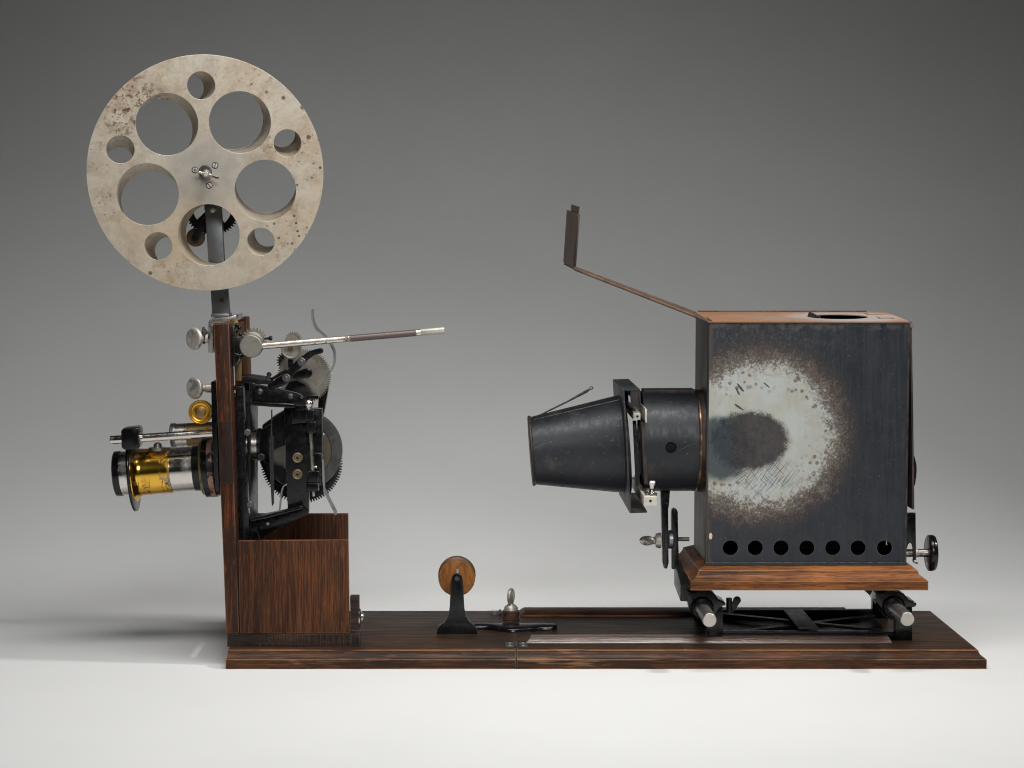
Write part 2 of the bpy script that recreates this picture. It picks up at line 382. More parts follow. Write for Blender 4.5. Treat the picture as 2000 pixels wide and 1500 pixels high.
t = NT("rust_sheet")
n = t.noise(16, 5, .6); fine = t.noise(200, 4, .6)
col = t.mix(t.mr(n, .42, .62), (.31, .145, .078), (.27, .20, .155))
col = t.mix(t.mth('MULTIPLY', t.mr(fine, .5, .7), .5), col, (.19, .09, .05))
nn = t.t.nodes.new("ShaderNodeVectorMath"); nn.operation = 'LENGTH'
t.t.links.new(t.map((1/S, 1/S, 0), (-90, 10, 0)), nn.inputs[0])
ash = t.mth('MULTIPLY', t.mr(t.mth('ADD', nn.outputs["Value"], t.mth('MULTIPLY', t.mth('SUBTRACT', n, .5), 160)), 150, 60), t.mr(t.sep()[2], .27, .28))
col = t.mix(t.mth('MULTIPLY', ash, .75), col, (.42, .39, .36))
e = t.edge(.0008); col = t.mix(t.mth('MULTIPLY', e, .5), col, (.08, .05, .04))
t.P(base=col, metal=.15, rough=.6, normal=t.bump(fine, .2, .0004))
t = NT("rust_dark")
n = t.noise(1, 5, .6, t.map((60, 60, 8))); fine = t.noise(220, 4, .6)
col = t.mix(t.mr(n, .4, .6), (.055, .042, .036), (.15, .085, .05))
col = t.mix(t.mth('MULTIPLY', t.mr(fine, .55, .7), .5), col, (.2, .14, .1))
t.P(base=col, metal=.3, rough=.5, normal=t.bump(fine, .2, .0004))
t = NT("soot_shade_black"); t.P(base=(.006, .006, .006), rough=.8)  # sooty linings, and shade painted into holes, slots and the seam
t = NT("pink_metal"); n = t.noise(120, 3)
t.P(base=t.mix(t.mr(t.noise(55, 4, .6), .46, .54), t.mix(t.mr(n, .5, .7), (.42, .22, .17), (.2, .1, .08)), (.012, .011, .011)), metal=.2, rough=.42)
t = NT("lens_glass"); t.P(base=(.02, .02, .025), rough=.03, spec=.8, coat=.5)
t = NT("paper"); n = t.noise(900, 3, .6)
sm = t.mth('MULTIPLY', t.mr(t.vor(2.6), .0075, .003), t.mr(t.sep()[2], .02, .005))
pc0 = t.mix(t.mr(t.noise(2.2, 4, .6), .3, .7), (.755, .762, .762), (.795, .80, .798))
hs = t.mth('MULTIPLY', t.mr(t.noise(1, 1, .5, t.map((9, 160, 1), rot=(0, 0, .06))), .745, .77), t.mth('MULTIPLY', t.mr(t.noise(5, 2), .54, .6), t.mr(t.sep()[2], .02, .005)))
pc0 = t.mix(t.mth('MULTIPLY', hs, .14), pc0, (.5, .5, .5))
t.P(base=t.mix(t.mth('MULTIPLY', sm, .6), pc0, (.3, .29, .28)), rough=.75, spec=.2, normal=t.bump(n, .06, .0004))

# ------------------------------------------------------------------ setting: seamless paper table and sweep
mb = MB(); prof = [(-3600, 0), (900, 0)]
RR = 2600.0
for k in range(1, 49):
    a = math.pi / 2 * k / 48; prof.append((900 + RR * math.sin(a), RR - RR * math.cos(a)))
prof += [(3500, 4200), (3500, 6200)]
ls = [(Vector((-5200, y, z)), Vector((5200, y, z))) for y, z in prof]
vs_ = [p for l in ls for p in l]
mb.add(vs_, [(2*i, 2*i+1, 2*i+3, 2*i+2) for i in range(len(ls)-1)])
bk = part("ground", mb, "paper", None, angle=80); bk["kind"] = "structure"
bk["label"] = "seamless pale grey paper sweep under and behind the projector"

def rect(x0, x1, y0, y1, z): return [Vector((x0,y0,z)), Vector((x1,y0,z)), Vector((x1,y1,z)), Vector((x0,y1,z))]
def X(px, py, Y): return W(px, py, Y).x
ZT = 36.0
# ------------------------------------------------------------------ baseboard
bb = thing("baseboard", "long dark oak baseboard with moulded edge lying on the paper", "board", (330, 220, 0))
XL, XM, XR, YB = -489.0, 78.5, 997.0, 440.0
PR = [(0, .4), (0, 18.6), (.8, 19.2), (3, 19.8), (6, 22), (9.5, 26), (12, 30), (13, 32.5), (13.4, 34.6), (14.4, 35.4), (18, ZT)]
def board(x0, x1, il, ir):
    m = MB(); m.loops([rect(x0 + i*il, x1 - i*ir, i, YB - i, z) for i, z in PR]); return m
part("board_section", board(XL, XM - .7, .15, 0), "oak_along", bb, angle=25)
PRo = PR; PR = [(i - .7, z + .5) for i, z in PRo]
sm_ = board(XM - 1.3, XM + 1.3, 0, 0); PR = PRo
part("board_seam", sm_, "soot_shade_black", bb, angle=25)
part("board_section", board(XM + .7, XR, 0, 1), "oak_along", bb, angle=25)
# thin darker top sheets of the boards' worn upper faces
for x0, x1 in ((XL + 4, XM - 2), (XM + 2, XR - 19.5)):
    m = MB(); m.box(x0, x1, 21, YB - 21, ZT - 1, ZT + .8); part("board_top", m, "oak_top", bb, bevel=.4)
# raised strips on the right section
def rail(xa, xb, yf, yb, h, mat="oak_along"):
    m = MB(); b = 10.5
    m.loops([rect(xa, xb, yf, yb, ZT + .9), rect(xa, xb, yf, yb, ZT + 3), rect(xa + 10, xb - 4, yf + b, yb, ZT + h), ])
    return part("rail", m, mat, bb, bevel=.5)
rail(G(1028, 1259, ZT).x, G(1742, 1259, ZT).x, 62, 98, 13, "oak_strip")
rail(G(1015, 1200, ZT).x, 800, 352, 418, 9)
for hx, hy in ((G(1008, 1256, ZT).x, 52), (G(978, 1199, ZT).x, 392)):
    h = part("hinge", MB().cyl((hx - 1, hy - 24, ZT + 1.5), (hx - 1, hy + 24, ZT + 1.5), 3.4, 12), "dark_steel", bb)
    for sx in (-1, 1):
        part("hinge_leaf", MB().box(hx + sx*5 - (17 if sx < 0 else 0), hx + sx*5 + (17 if sx > 0 else 0), hy - 22, hy + 22, ZT + .7, ZT + 2.6),
             "steel_blue", h, bevel=.6)
        for yy in (-13, 11):
            part("screw", MB().lathe((hx + sx*13, hy + yy, ZT + 2), (0, 0, 1), [(0, 3.2), (1.2, 3), (1.8, 1.5)], 12), "nickel_dull", h)

# ------------------------------------------------------------------ film roller on its iron bracket
fr = thing("film_roller", "round brown wooden roller held by black iron bracket with wavy foot arm", "roller", G(892, 1239, ZT))
yb0 = G(892, 1239, ZT).y
bp = [(853,1239),(932,1239),(931.5,1229),(927,1222),(917,1215),(910,1203),(907,1188),(904,1134),(902,1126),(897.5,1121.5),(892.5,1120),
      (887.5,1121.5),(883,1126),(881,1134),(878,1188),(875,1203),(869,1215),(859,1222),(854,1229)]
part("bracket", MB().prism(bp, yb0, yb0 + 8), "black_enamel", fr, bevel=1.2)
part("bracket", MB().prism(bp, yb0 + 70, yb0 + 78), "black_enamel", fr, bevel=1.2)
part("foot", MB().box(W(855,1239,yb0).x, W(930,1239,yb0).x, yb0 + 8.5, yb0 + 69.5, ZT + .9, ZT + 9), "black_iron", fr, bevel=1.5)
c = W(892, 1130, yb0 + 12)
ro = part("roller", MB().lathe(c, (0,1,0), [(0, 10), (0, 33), (1.5, 36.5), (7, 37.5)], 56), "roller_wood", fr)
part("roller_groove", MB().lathe(c, (0,1,0), [(7.2, 37), (9, 33), (40, 33), (42.8, 37)], 56), "rust_dark", ro)
part("roller_flange", MB().lathe(c, (0,1,0), [(43, 37), (44, 38.5), (53, 38.5), (55, 36)], 56), "roller_wood_dark", ro)
part("axle", MB().cyl(W(892, 1130, yb0 - 3), W(892, 1130, yb0 + 80), 4.2, 16), "dark_steel", fr)
part("oil_tube", MB().tube([W(893.5, 1121, yb0 + 9), W(893.5, 1112, yb0 + 6)], [4, 2.4]), "nickel_dull", fr)
st_ = smooth_path([(918,1216.5),(935,1216),(955,1216),(975,1216.5),(1000,1216),(1027,1215.6),(1055,1215.6),(1072,1216.4),(1082,1218),(1087.5,1220.2)], 5)
ft_ = smooth_path([(918,1222),(935,1222),(955,1222.5),(975,1225.5),(1000,1227.5),(1027,1226),(1055,1224.3),(1072,1224),(1082,1223.5),(1088,1221.2)], 5)
am = MB(); ls_ = []
for (xb_, yb_), (xf_, yf_) in zip(st_, ft_):
    B_ = G(xb_, yb_, ZT + 10); F_ = G(xf_, yf_, ZT + 10); row = []
    for q in range(13):
        c_ = math.cos(math.pi * q / 12); s__ = math.sin(math.pi * q / 12)
        f__ = .5 + .5 * math.copysign(abs(c_) ** .7, c_)
        p_ = B_.lerp(F_, f__); row.append(Vector((p_.x, p_.y, ZT + .9 + 11 * abs(s__) ** .6)))
    ls_.append(row)
am.loops(ls_); part("foot_arm", am, "black_enamel", fr, angle=60)

ts = thing("thumb_screw", "upright steel thumb screw on rusty threaded washers clamping the foot arm", "screw", G(998, 1216, ZT + 8))
tb = G(998, 1214, ZT + 8); th_ = []
for k in range(26): th_.append((k * .95, 17.8 - (1.6 if k % 5 in (0,) else 0)))
part("thread", MB().lathe(tb, (0,0,1), th_, 36), "rust_washer", ts)
part("collar", MB().lathe(tb + Vector((0,0,24.5)), (0,0,1), [(0, 15), (5, 14), (8, 12.5), (11, 8), (13, 6.5)], 32), "nickel_dull", ts)
ax = Vector((.93, -.36, 0))
pad = MB().lathe(tb + Vector((0,0,53)) - ax*4, ax, [(0, 12), (1, 15), (4, 16), (7, 15), (8, 12)], 32)
for p in pad.v: p.z = tb.z + 53 + (p.z - tb.z - 53) * 1.08
part("wing", pad, "nickel_dull", ts, angle=50)

# ------------------------------------------------------------------ lamp house
LY0, LY1 = 75.0, 310.0
LX0, LX1 = 457.5, 852.0
LZ0, LZ1, LZ1B = 193.8, 674.0, 685.0
lh = thing("lamp_house", "black sheet iron lamp house with scorched pale ring, on moulded wooden base", "lamp house", (655, 190, 148))
LB = Vector((655, 190, 148))
# the scorched front sheet
t = NT("scorched_iron")
def loc_u(px, py): return W(px, py, LY0) - LB
cR = loc_u(1484, 849); cD = loc_u(1444, 868)
P0 = t.map((1/S, 1/S, 1/S))                       # object space in u
def dist_to(c, sx=1, sz=1, rot=0):
    v = t.map((sx, 0, sz), (-c.x * sx, 0, -c.z * sz), vec=P0)
    if rot: v = t.map(rot=(0, rot, 0), vec=v)
    n = t.t.nodes.new("ShaderNodeVectorMath"); n.operation = 'LENGTH'; t.t.links.new(v, n.inputs[0]); return n.outputs["Value"]
n40 = t.noise(1/55, 4, .6, P0); n12 = t.noise(1/14, 5, .7, P0); n5 = t.noise(1/5.0, 3, .6, P0); n2 = t.noise(1/2.2, 2, .5, P0)
def off(nn, amp): return t.mth('MULTIPLY', t.mth('SUBTRACT', nn, .5), amp)
d0 = t.mth('ADD', dist_to(cR, 1, 1.03), off(n40, 46))
dsp = t.mth('ADD', t.mth('ADD', d0, off(n12, 52)), off(t.noise(1/4.2, 4, .7, P0), 95))
strk = t.noise(1, 3, .6, t.map((.3, .3, .012), vec=P0))
base = t.mix(t.mr(n40, .35, .7), (.021, .026, .034), (.031, .035, .043))
base = t.mix(t.mth('MULTIPLY', t.mr(strk, .4, .7), .35), base, (.044, .048, .054))
# dusty upper-left bloom and spots under the top edge
dust = t.mth('MULTIPLY', t.mr(dist_to(loc_u(1470, 650), .7, 1.0), 190, 20), t.mr(n12, .42, .62))
dust = t.mth('MULTIPLY', dust, t.mr(n5, .4, .6))
base = t.mix(t.mth('MULTIPLY', dust, .5), base, (.115, .105, .097))
zt = t.sep(P0)[2]
topsp = t.mth('MULTIPLY', t.mr(t.mth('ADD', zt, off(t.noise(1/30, 2, .5, P0), 44)), LZ1 - LB.z - 15, LZ1 - LB.z - 7), t.mr(n12, .35, .55))
base = t.mix(t.mth('MULTIPLY', topsp, .32), base, (.17, .15, .135))
lsp = t.mth('MULTIPLY', t.mr(t.mth('ADD', t.sep(P0)[0], off(n12, 16)), LX0 - LB.x + 12, LX0 - LB.x + 2), t.mr(n40, .3, .6))
base = t.mix(t.mth('MULTIPLY', lsp, .5), base, (.14, .1, .075))
halo = t.mr(t.mth('ADD', t.mth('ADD', d0, off(n12, 40)), off(n2, 40)), 214, 142)
col = t.mix(t.mth('MULTIPLY', halo, .82), base, (.098, .066, .054))
pale = t.mr(dsp, 156, 128)
pcol = t.mix(t.mr(n40, .35, .65), (.55, .56, .49), (.61, .665, .665))
pcol = t.mix(t.mth('MULTIPLY', t.mr(t.noise(1, 3, .6, t.map((.9, .9, .03), vec=P0)), .5, .75), .3), pcol, (.34, .34, .30))
col = t.mix(t.mth('MULTIPLY', pale, .95), col, pcol)
pale2 = t.mth('MULTIPLY', t.mr(t.mth('ADD', dsp, off(n2, 60)), 178, 156), .22)
col = t.mix(pale2, col, (.40, .37, .31))
vr = t.vor(1/13.0, P0)
spots = t.mth('MULTIPLY', t.mr(t.mth('ADD', vr, off(n5, .35)), .34, .24),
              t.mth('MULTIPLY', t.mth('MULTIPLY', t.mr(d0, 84, 112), t.mr(d0, 158, 146)), t.mr(t.noise(1/42, 2, .5, t.map(loc=(31, 0, 7), vec=P0)), .46, .56)))
col = t.mix(t.mth('MULTIPLY', spots, .85), col, (.20, .125, .095))
col = t.mix(t.mth('MULTIPLY', t.mth('MULTIPLY', t.mr(n12, .5, .66), t.mr(d0, 70, 130)), t.mth('MULTIPLY', pale, .45)), col, (.30, .25, .20))
cD = loc_u(1464, 861)
tl = t.mr(t.mth('ADD', dist_to(loc_u(1408, 876), 1/66., 1/70.), off(n12, .5)), 1.1, .75)
col = t.mix(t.mth('MULTIPLY', tl, .93), col, t.mix(t.mr(n5, .4, .7), (.036, .060, .072), (.062, .078, .084)))
dd = t.mth('ADD', t.mth('ADD', dist_to(cD, 1/77.0, 1/58.0), off(n12, .34)), off(n2, .3))
blob = t.mth('MULTIPLY', t.mr(dd, 1.1, .88), .95)
bcol = t.mix(t.mr(t.sep(P0)[0], cD.x - 62, cD.x - 5), (.036, .052, .062), (.050, .041, .043))
bcol = t.mix(t.mth('MULTIPLY', t.mr(n5, .5, .7), .45), bcol, (.10, .088, .088))
bcol = t.mix(t.mth('MULTIPLY', t.mr(n12, .55, .35), .5), bcol, (.022, .021, .023))
col = t.mix(blob, col, bcol)
# cross-hatched scratches under the dark blob
zone = t.mr(dist_to(loc_u(1485, 925), 1/85., 1/48.), 1.1, .45)
for rt, th in ((52, .56), (-48, .60), (60, .60), (38, .62)):
    sn = t.mr(t.noise(1, 1, .5, t.rmap(rt, (.016, 1, .42), P0)), th, th + .05)
    col = t.mix(t.mth('MULTIPLY', t.mth('MULTIPLY', sn, zone), .6), col, (.06, .063, .07))
for cx_, cy_, rt, ln, wd in ((1446, 757, -50, 12, 2.6), (1441, 765, -62, 9, 2.0), (1443, 795, -35, 12, 2.2), (1497, 752, -40, 9, 1.6)):
    v = t.rmap(rt, (1/ln, 0, 1/wd), P0, tuple(-loc_u(cx_, cy_)))
    nn = t.t.nodes.new("ShaderNodeVectorMath"); nn.operation = 'LENGTH'; t.t.links.new(v, nn.inputs[0])
    col = t.mix(t.mth('MULTIPLY', t.mr(t.mth('ADD', nn.outputs["Value"], off(n5, .8)), 1.0, .8), .9), col, (.03, .03, .034))
chip = t.mr(t.mth('ADD', dist_to(loc_u(1388, 1047), 1, .5), off(n5, 2)), 3.6, 2.8); col = t.mix(chip, col, (.75, .55, .45))
col = t.mix(t.mth('MULTIPLY', t.mr(t.noise(1/3., 2, .5, P0), .70, .76), .55), col, (.28, .26, .25))
e = t.mth('MULTIPLY', t.edge(.0012), t.mr(n12, .35, .6)); col = t.mix(t.mth('MULTIPLY', e, .5), col, (.26, .2, .15))
t.P(base=col, metal=t.mth('ADD', .22, t.mth('MULTIPLY', pale, .1)), rough=t.mr(t.mth('ADD', t.mth('MULTIPLY', strk, .5), t.mth('MULTIPLY', n12, .5)), .3, .7, .36, .52), normal=t.bump(strk, .05, .0004))

# wooden base
PB = [(0, 148.5), (0, 166.5), (1, 167), (3, 167.4), (7.5, 169.5), (12, 173.5), (15, 178), (16.5, 182), (17, 184.8), (18, 185.6), (35, 193.0)]
m = MB(); m.loops([rect(422.5 + i, 889.5 - i, 40 + i, 372 - i, z) for i, z in PB])
part("base", m, "base_wood", lh, angle=25)
# body sheets (a real hollow box)
hx = [1426.6, 1475, 1525.5, 1576, 1626.5, 1676, 1727.6]
front = MB(); o = Vector((LX0, LY0, LZ0))
hol = []
for q in hx:
    c = W(q, 1070, LY0); hol.append(circ(15.0, 28, (c.x - LX0, c.z - LZ0)))
plate(front, [(0, 0), (LX1 - LX0, 0), (LX1 - LX0, LZ1 - LZ0), (0, LZ1 - LZ0)], hol, 3, o)
part("front_sheet", front, "scorched_iron", lh, angle=20)
def sheetYZ(x0, x1):
    return MB().loops([[Vector((xx, LY0 + 3.2, LZ0)), Vector((xx, LY1 - 3.2, LZ0)), Vector((xx, LY1 - 3.2, LZ1B - .5)), Vector((xx, LY0 + 3.2, LZ1 - .5))] for xx in (x0, x1)])
sl = MB(); plate(sl, [(0, 0), (LY1 - LY0, 0), (LY1 - LY0, LZ1B - LZ0), (0, LZ1 - LZ0)], [circ(80, 40, (117, W(1375, 862, 192).z - LZ0))], 3,
      (LX0, LY0 + .2, LZ0), (0, 1, 0), (0, 0, 1), (1, 0, 0))
part("left_sheet", sl, "sheet_iron_brown", lh, bevel=.5)
part("back_sheet", MB().box(LX0, LX1, LY1 - 3, LY1, LZ0, LZ1B), "soot_shade_black", lh)
part("inner_shade_floor", MB().box(LX0 + 4, LX1 - 4, LY0 + 4, LY1 - 4, LZ0 + .2, LZ0 + 2), "soot_shade_black", lh)  # black sheet added so the vent holes look dark inside
part("inner_glint_strip", MB().prism([(1730.5, 1056), (1732.3, 1056), (1732.6, 1063), (1733.5, 1064.5), (1730.5, 1064.5)], LY0 + 12, LY0 + 14), "nickel", lh)  # pale strip added as the glint in the last vent hole
part("right_sheet", sheetYZ(LX1 - 3, LX1), "sheet_iron", lh)
slope = (LZ1B - LZ1) / (LY1 - LY0); eyv = Vector((0, 1, slope)).normalized()
top = MB(); cc = W(1635, 615.5, 188)
plate(top, [(-2, -2), (LX1 - LX0 + 1, -2), (LX1 - LX0 + 1, LY1 - LY0), (-2, LY1 - LY0)],
      [circ(61, 48, (cc.x - LX0, 113))], 2.5, (LX0, LY0, LZ1), (1, 0, 0), eyv, (0, 0, 1))
tp = part("top_sheet", top, "rust_sheet", lh, bevel=.5)
part("top_seam", MB().add(*(lambda a: (a.v, a.f))(MB().box(LX0 + 4, LX1 - 40, LY1 - 9, LY1 - 2, LZ1B + 2, LZ1B + 4.5))), "rust_dark", tp, bevel=.6)
fl = MB()
q0 = Vector((cc.x - 60, LY0 + 118, LZ1 + 8.5)); q1 = Vector((cc.x - 40, LY0 + 76, LZ1 + 6.5))
fl.ext([q0 + Vector((0,0,-2)), q1 + Vector((0,0,-3)), q1 + Vector((2,4,-1)), q0 + Vector((2,4,0))],
       [q0 + Vector((4,0,9)), q1 + Vector((-2,0,3)), q1 + Vector((0,4,3)), q0 + Vector((6,4,9))])
part("bent_flap", fl, "dark_steel", tp)
for (xa, ya) in ((LX1 - 46, LY0 + 62), (LX1 - 52, LY0 + 150)):
    part("hinge_strap", MB().box(xa, xa + 30, ya, ya + 44, LZ1 + (ya - LY0)*slope + 2.6, LZ1 + (ya - LY0)*slope + 5.2), "rust_sheet", tp, bevel=.8)
for xe, mt_ in ((LX0 - .4, "sheet_iron_brown"), (LX1 - .6, "sheet_iron")):
    part("corner_fold", MB().cyl((xe, LY0 + 1.2, LZ0 + 5.5), (xe, LY0 + 1.2, LZ1 - 1), 2.3, 12), mt_, lh)
part("top_fold", MB().cyl((LX0 + 1, LY0 + .6, LZ1 + .2), (LX1 - 1, LY0 + .6, LZ1 + .2), 2.2, 12), "sheet_iron_brown", lh)
# bottom flange of the body
part("foot_flange", MB().box(LX0 - 2, LX1 + 2, LY0 - 2.6, LY0 - .3, LZ0 - .6, LZ0 + 5), "dark_steel", lh, bevel=.7)
# side door with knob rod
dr = MB(); path = smooth_path([(1779, 628), (1781, 760), (1782.5, 860), (1783.5, 930), (1784, 995)], 5)
dr.strip(path, 4, LY0 + 10, LY1 - 12)
d = part("side_door", dr, "sheet_iron_brown", lh, bevel=.6)
part("door_hinge", MB().cyl((LX1 + 7, LY0 + 8, LZ1 - 6), (LX1 + 7, LY1 - 8, LZ1B - 6), 5, 14), "rust_sheet", d)
part("door_bead", MB().strip(smooth_path([(1783.5, 890), (1787.5, 905), (1788.5, 918), (1787.5, 932), (1785, 948)], 4), 4, LY0 + 60, LY1 - 60), "black_enamel", d)
la = MB(); la.prism([(1772, 1002), (1788.5, 1002), (1789.5, 1094), (1784.5, 1094), (1784, 1075), (1782, 1064), (1778, 1060), (1774, 1063), (1771, 1072)], LY0 + 100, LY0 + 110)
lt = part("latch", la, "black_enamel", d, bevel=.8)
part("latch_hook", MB().strip(smooth_path([(1785, 1094), (1786, 1099), (1790, 1101), (1793.5, 1100)], 3), 1.8, LY0 + 100, LY0 + 112), "steel", d)
kc = W(1768, 1080, 192); k1 = W(1815, 1080, 192)
rd = part("knob_rod", MB().cyl(kc, k1, 8.2, 20), "nickel_worn", lh)
part("knob", MB().lathe(k1, (1, 0, 0), [(-4, 8), (-4, 33), (-2.5, 36), (0, 37), (7, 37), (10.5, 35), (12, 30), (12, 8)], 56), "black_enamel", rd)
part("collar", MB().lathe(kc + Vector((18,0,0)), (1,0,0), [(0,9.2),(7,9.2)], 20), "nickel_dull", rd)

# condenser tube
ta = W(1252, 861, 192); tz = W(1375, 860.5, 192); axis = (tz - ta); L = axis.length
k = K(192)
tu = MB(); NR = 72
r0 = 98 * k
tu.lathe(ta, axis, [(0, r0 - 3), (0, r0), (L - 26, r0), (L - 25, r0 + .5)], NR)
# cut a round peep hole by mapping a pierced sheet on the tube
tu = MB(); segs = 90; 
h = W(1310, 873.5, 95); tc = h - ta; hxs = tc.dot(axis.normalized())
ang0 = math.atan2((h - ta - axis.normalized()*hxs).z, -(h - ta - axis.normalized()*hxs).y)
fl = MB()
plate(fl, [(a, b) for a, b in [(x_, -math.pi*r0*.999) for x_ in [q*(L-20.4)/12 for q in range(13)]] +
           [(L-20.4, -math.pi*r0*.999 + 2*math.pi*r0*.999*q/segs) for q in range(1, segs+1)] +
           [(q*(L-20.4)/12, math.pi*r0*.999) for q in range(11, -1, -1)] +
           [(0, math.pi*r0*.999 - 2*math.pi*r0*.999*q/segs) for q in range(1, segs)]],
      [circ(11*k*1.0, 28, (hxs, 0))], .2, (0, 0, 0), (1, 0, 0), (0, 1, 0), (0, 0, 1))
au = axis.normalized(); e_y = Vector((0, -1, 0)); e_z = au.cross(Vector((0, 1, 0))); 
if e_z.z < 0: e_z = -e_z
bmt = bmesh.new(); vv = [bmt.verts.new(p) for p in fl.v]
for f in fl.f:
    try: bmt.faces.new([vv[i] for i in f])
    except ValueError: pass
bmesh.ops.remove_doubles(bmt, verts=bmt.verts, dist=.001)
bmesh.ops.triangulate(bmt, faces=bmt.faces)
for it in range(24):      # slice around so the sheet bends smoothly
    yy = -math.pi*r0 + 2*math.pi*r0*(it + .5)/24
for it in range(1, 72):
    yy = -math.pi*r0 + 2*math.pi*r0*it/72
    bmesh.ops.bisect_plane(bmt, geom=bmt.verts[:] + bmt.edges[:] + bmt.faces[:], plane_co=(0, yy, 0), plane_no=(0, 1, 0))
tu = MB(); bmt.verts.ensure_lookup_table(); vs2 = []
for v_ in bmt.verts:
    a = v_.co.y / r0 + ang0; rr = r0 - (3 if v_.co.z < .1 else 0)
    vs2.append(ta + au*v_.co.x + e_y*math.cos(a)*rr + e_z*math.sin(a)*rr)
bmt.verts.index_update()
tu.add(vs2, [[v_.index for v_ in f.verts] for f in bmt.faces]); bmt.free()
ct = part("condenser_tube", tu, "sheet_iron", lh, angle=180)
def tube_n(co):
    q = co / S + LB - ta; q = q - au * q.dot(au); return tuple(q.normalized())
ct.data.normals_split_custom_set_from_vertices([tube_n(v_.co) for v_ in ct.data.vertices])
part("copper_band", MB().lathe(ta, axis, [(L - 20.5, r0 - 4), (L - 20.5, r0 + .6), (L - 19, r0 + 2.2), (L - 17, r0 + 2.8), (L - 15.5, r0 + 2.8), (L - 15.5, r0 - 4)], NR), "copper", ct)
part("tube_collar", MB().lathe(ta, axis, [(L - 15.3, r0 - 3), (L - 15.3, r0 + 2.6), (L - 12, r0 + 1.5), (L - 3, r0 + 2.5), (L - 3, r0 - 3)], NR), "sheet_iron_brown", ct)
part("tube_lining", MB().lathe(ta, axis, [(4, r0 - 9), (L - 6, r0 - 9)], 48), "soot_shade_black", ct)
part("top_rib", MB().loops([[ta + au*s_ + Vector((0, yy, zz + r0 - 4)) for yy, zz in ((-26, -2), (26, -2), (26, 7.5), (-26, 7.5))] for s_ in (2, L - 22)]), "sheet_iron_brown", ct, bevel=1)

# slide carrier frame (a channel of sheet iron standing across the beam)
Yc = 192; sy0, sy1 = 46, 338
sf = MB()
tf = [W(1216.5, 761, sy0), W(1250, 760, sy0)]; bf = [W(1230, 1002.5, sy0), W(1265, 999, sy0)]
upv = (tf[0] - bf[0]).normalized(); exv = (tf[1] - tf[0]).normalized()
hgt = (tf[0] - bf[0]).length; wid = (tf[1] - tf[0]).length
def FR(u_, y_, v_): return bf[0] + exv*u_ + upv*v_ + Vector((0, y_ - sy0, 0))
def fbox(m, u0, u1, y0, y1, v0, v1):
    p = [FR(a, b, c) for a, b, c in ((u0,y0,v0),(u1,y0,v0),(u1,y1,v0),(u0,y1,v0),(u0,y0,v1),(u1,y0,v1),(u1,y1,v1),(u0,y1,v1))]
    return m.add(p, [(0,3,2,1),(4,5,6,7),(0,1,5,4),(1,2,6,5),(2,3,7,6),(3,0,4,7)])
wall = MB(); vc = (W(1226, 866, sy0) - bf[0]).dot(upv)
plate(wall, [(0, 0), (sy1 - sy0, 0), (sy1 - sy0, hgt), (0, hgt)], [circ(92, 48, (Yc - sy0, hgt/2 - 2))], 3, bf[0], (0, 1, 0), upv, exv)
fm = part("slide_frame", wall, "sheet_iron", lh, bevel=.6)
part("frame_lip", fbox(MB(), 3.2, wid, sy0, sy1, hgt - 3, hgt), "sheet_iron", fm, bevel=.6)
part("frame_lip", fbox(MB(), 3.2, wid + 1, sy0, sy1, 0, 3), "sheet_iron_brown", fm, bevel=.6)
part("frame_flange", fbox(MB(), wid - 2.5, wid + .4, sy0, sy1, hgt - 34, hgt - 3.2), "sheet_iron_brown", fm, bevel=.5)
part("end_plate", fbox(MB(), wid*.42, wid - 2.8, sy0 + 2, sy0 + 5, hgt - 36, hgt - 3.2), "sheet_iron_brown", fm, bevel=.5)
part("end_plate", fbox(MB(), 3.2, wid - 2.8, sy1 - 5, sy1 - 2, hgt - 60, hgt - 3.2), "sheet_iron_brown", fm, bevel=.5)
# nickel slide rails running across
def rail_n(px0, px1, py0, py1, yf, yb):
    a = W(px0, py0, yf); b = W(px1, py1, yf)
    return MB().box(a.x, b.x, yf, yb, b.z, a.z)
part("slide_rail", rail_n(1237, 1251, 806.5, 820, 62, 330), "rail_nickel", fm, bevel=1)
part("rail_angle", rail_n(1251.6, 1263, 797, 821, 62, 330).__class__().prism([(1259.5, 797), (1263.5, 799), (1263.5, 825), (1260.5, 825)], 58, 330), "rail_nickel", fm, bevel=.5)
lr = part("slide_rail", rail_n(1257, 1283, 969, 988, 20, 336), "rail_nickel", fm, bevel=1.2)
part("rail_ridge", rail_n(1262, 1268, 964, 968.6, 24, 336), "nickel", fm, bevel=.8)
kb = W(1273, 968, 34)
part("rail_knob", MB().lathe(kb, (0,0,1), [(-1, 10), (5, 10), (6, 7), (9, 5), (14, 4.2), (19, 5.5), (23, 7.6), (27, 7.8), (29.5, 6), (30.5, 2)], 24), "nickel", fm)
for ax_, ay_, rr_ in ((1245, 813.5, 2.2), (1270.5, 978.5, 2.6)):
    part("rivet_hole", MB().cylY(ax_, ay_, rr_, 61 if ay_ < 900 else 19.3, 64 if ay_ < 900 else 23), "soot_shade_black", fm)
part("guide_bar", MB().prism([(1236, 822), (1243, 822), (1250, 950), (1242, 950)], 92, 102), "black_iron", fm, bevel=1)
part("guide_bar", MB().prism([(1252, 824), (1260, 826), (1265, 946), (1258, 946)], 92, 102), "sheet_iron_brown", fm, bevel=1)
part("frame_spring", MB().strip(smooth_path([(1246, 832), (1249, 850), (1246, 870), (1251, 900), (1249, 930)], 4), 2, 104, 120), "black_iron", fm)

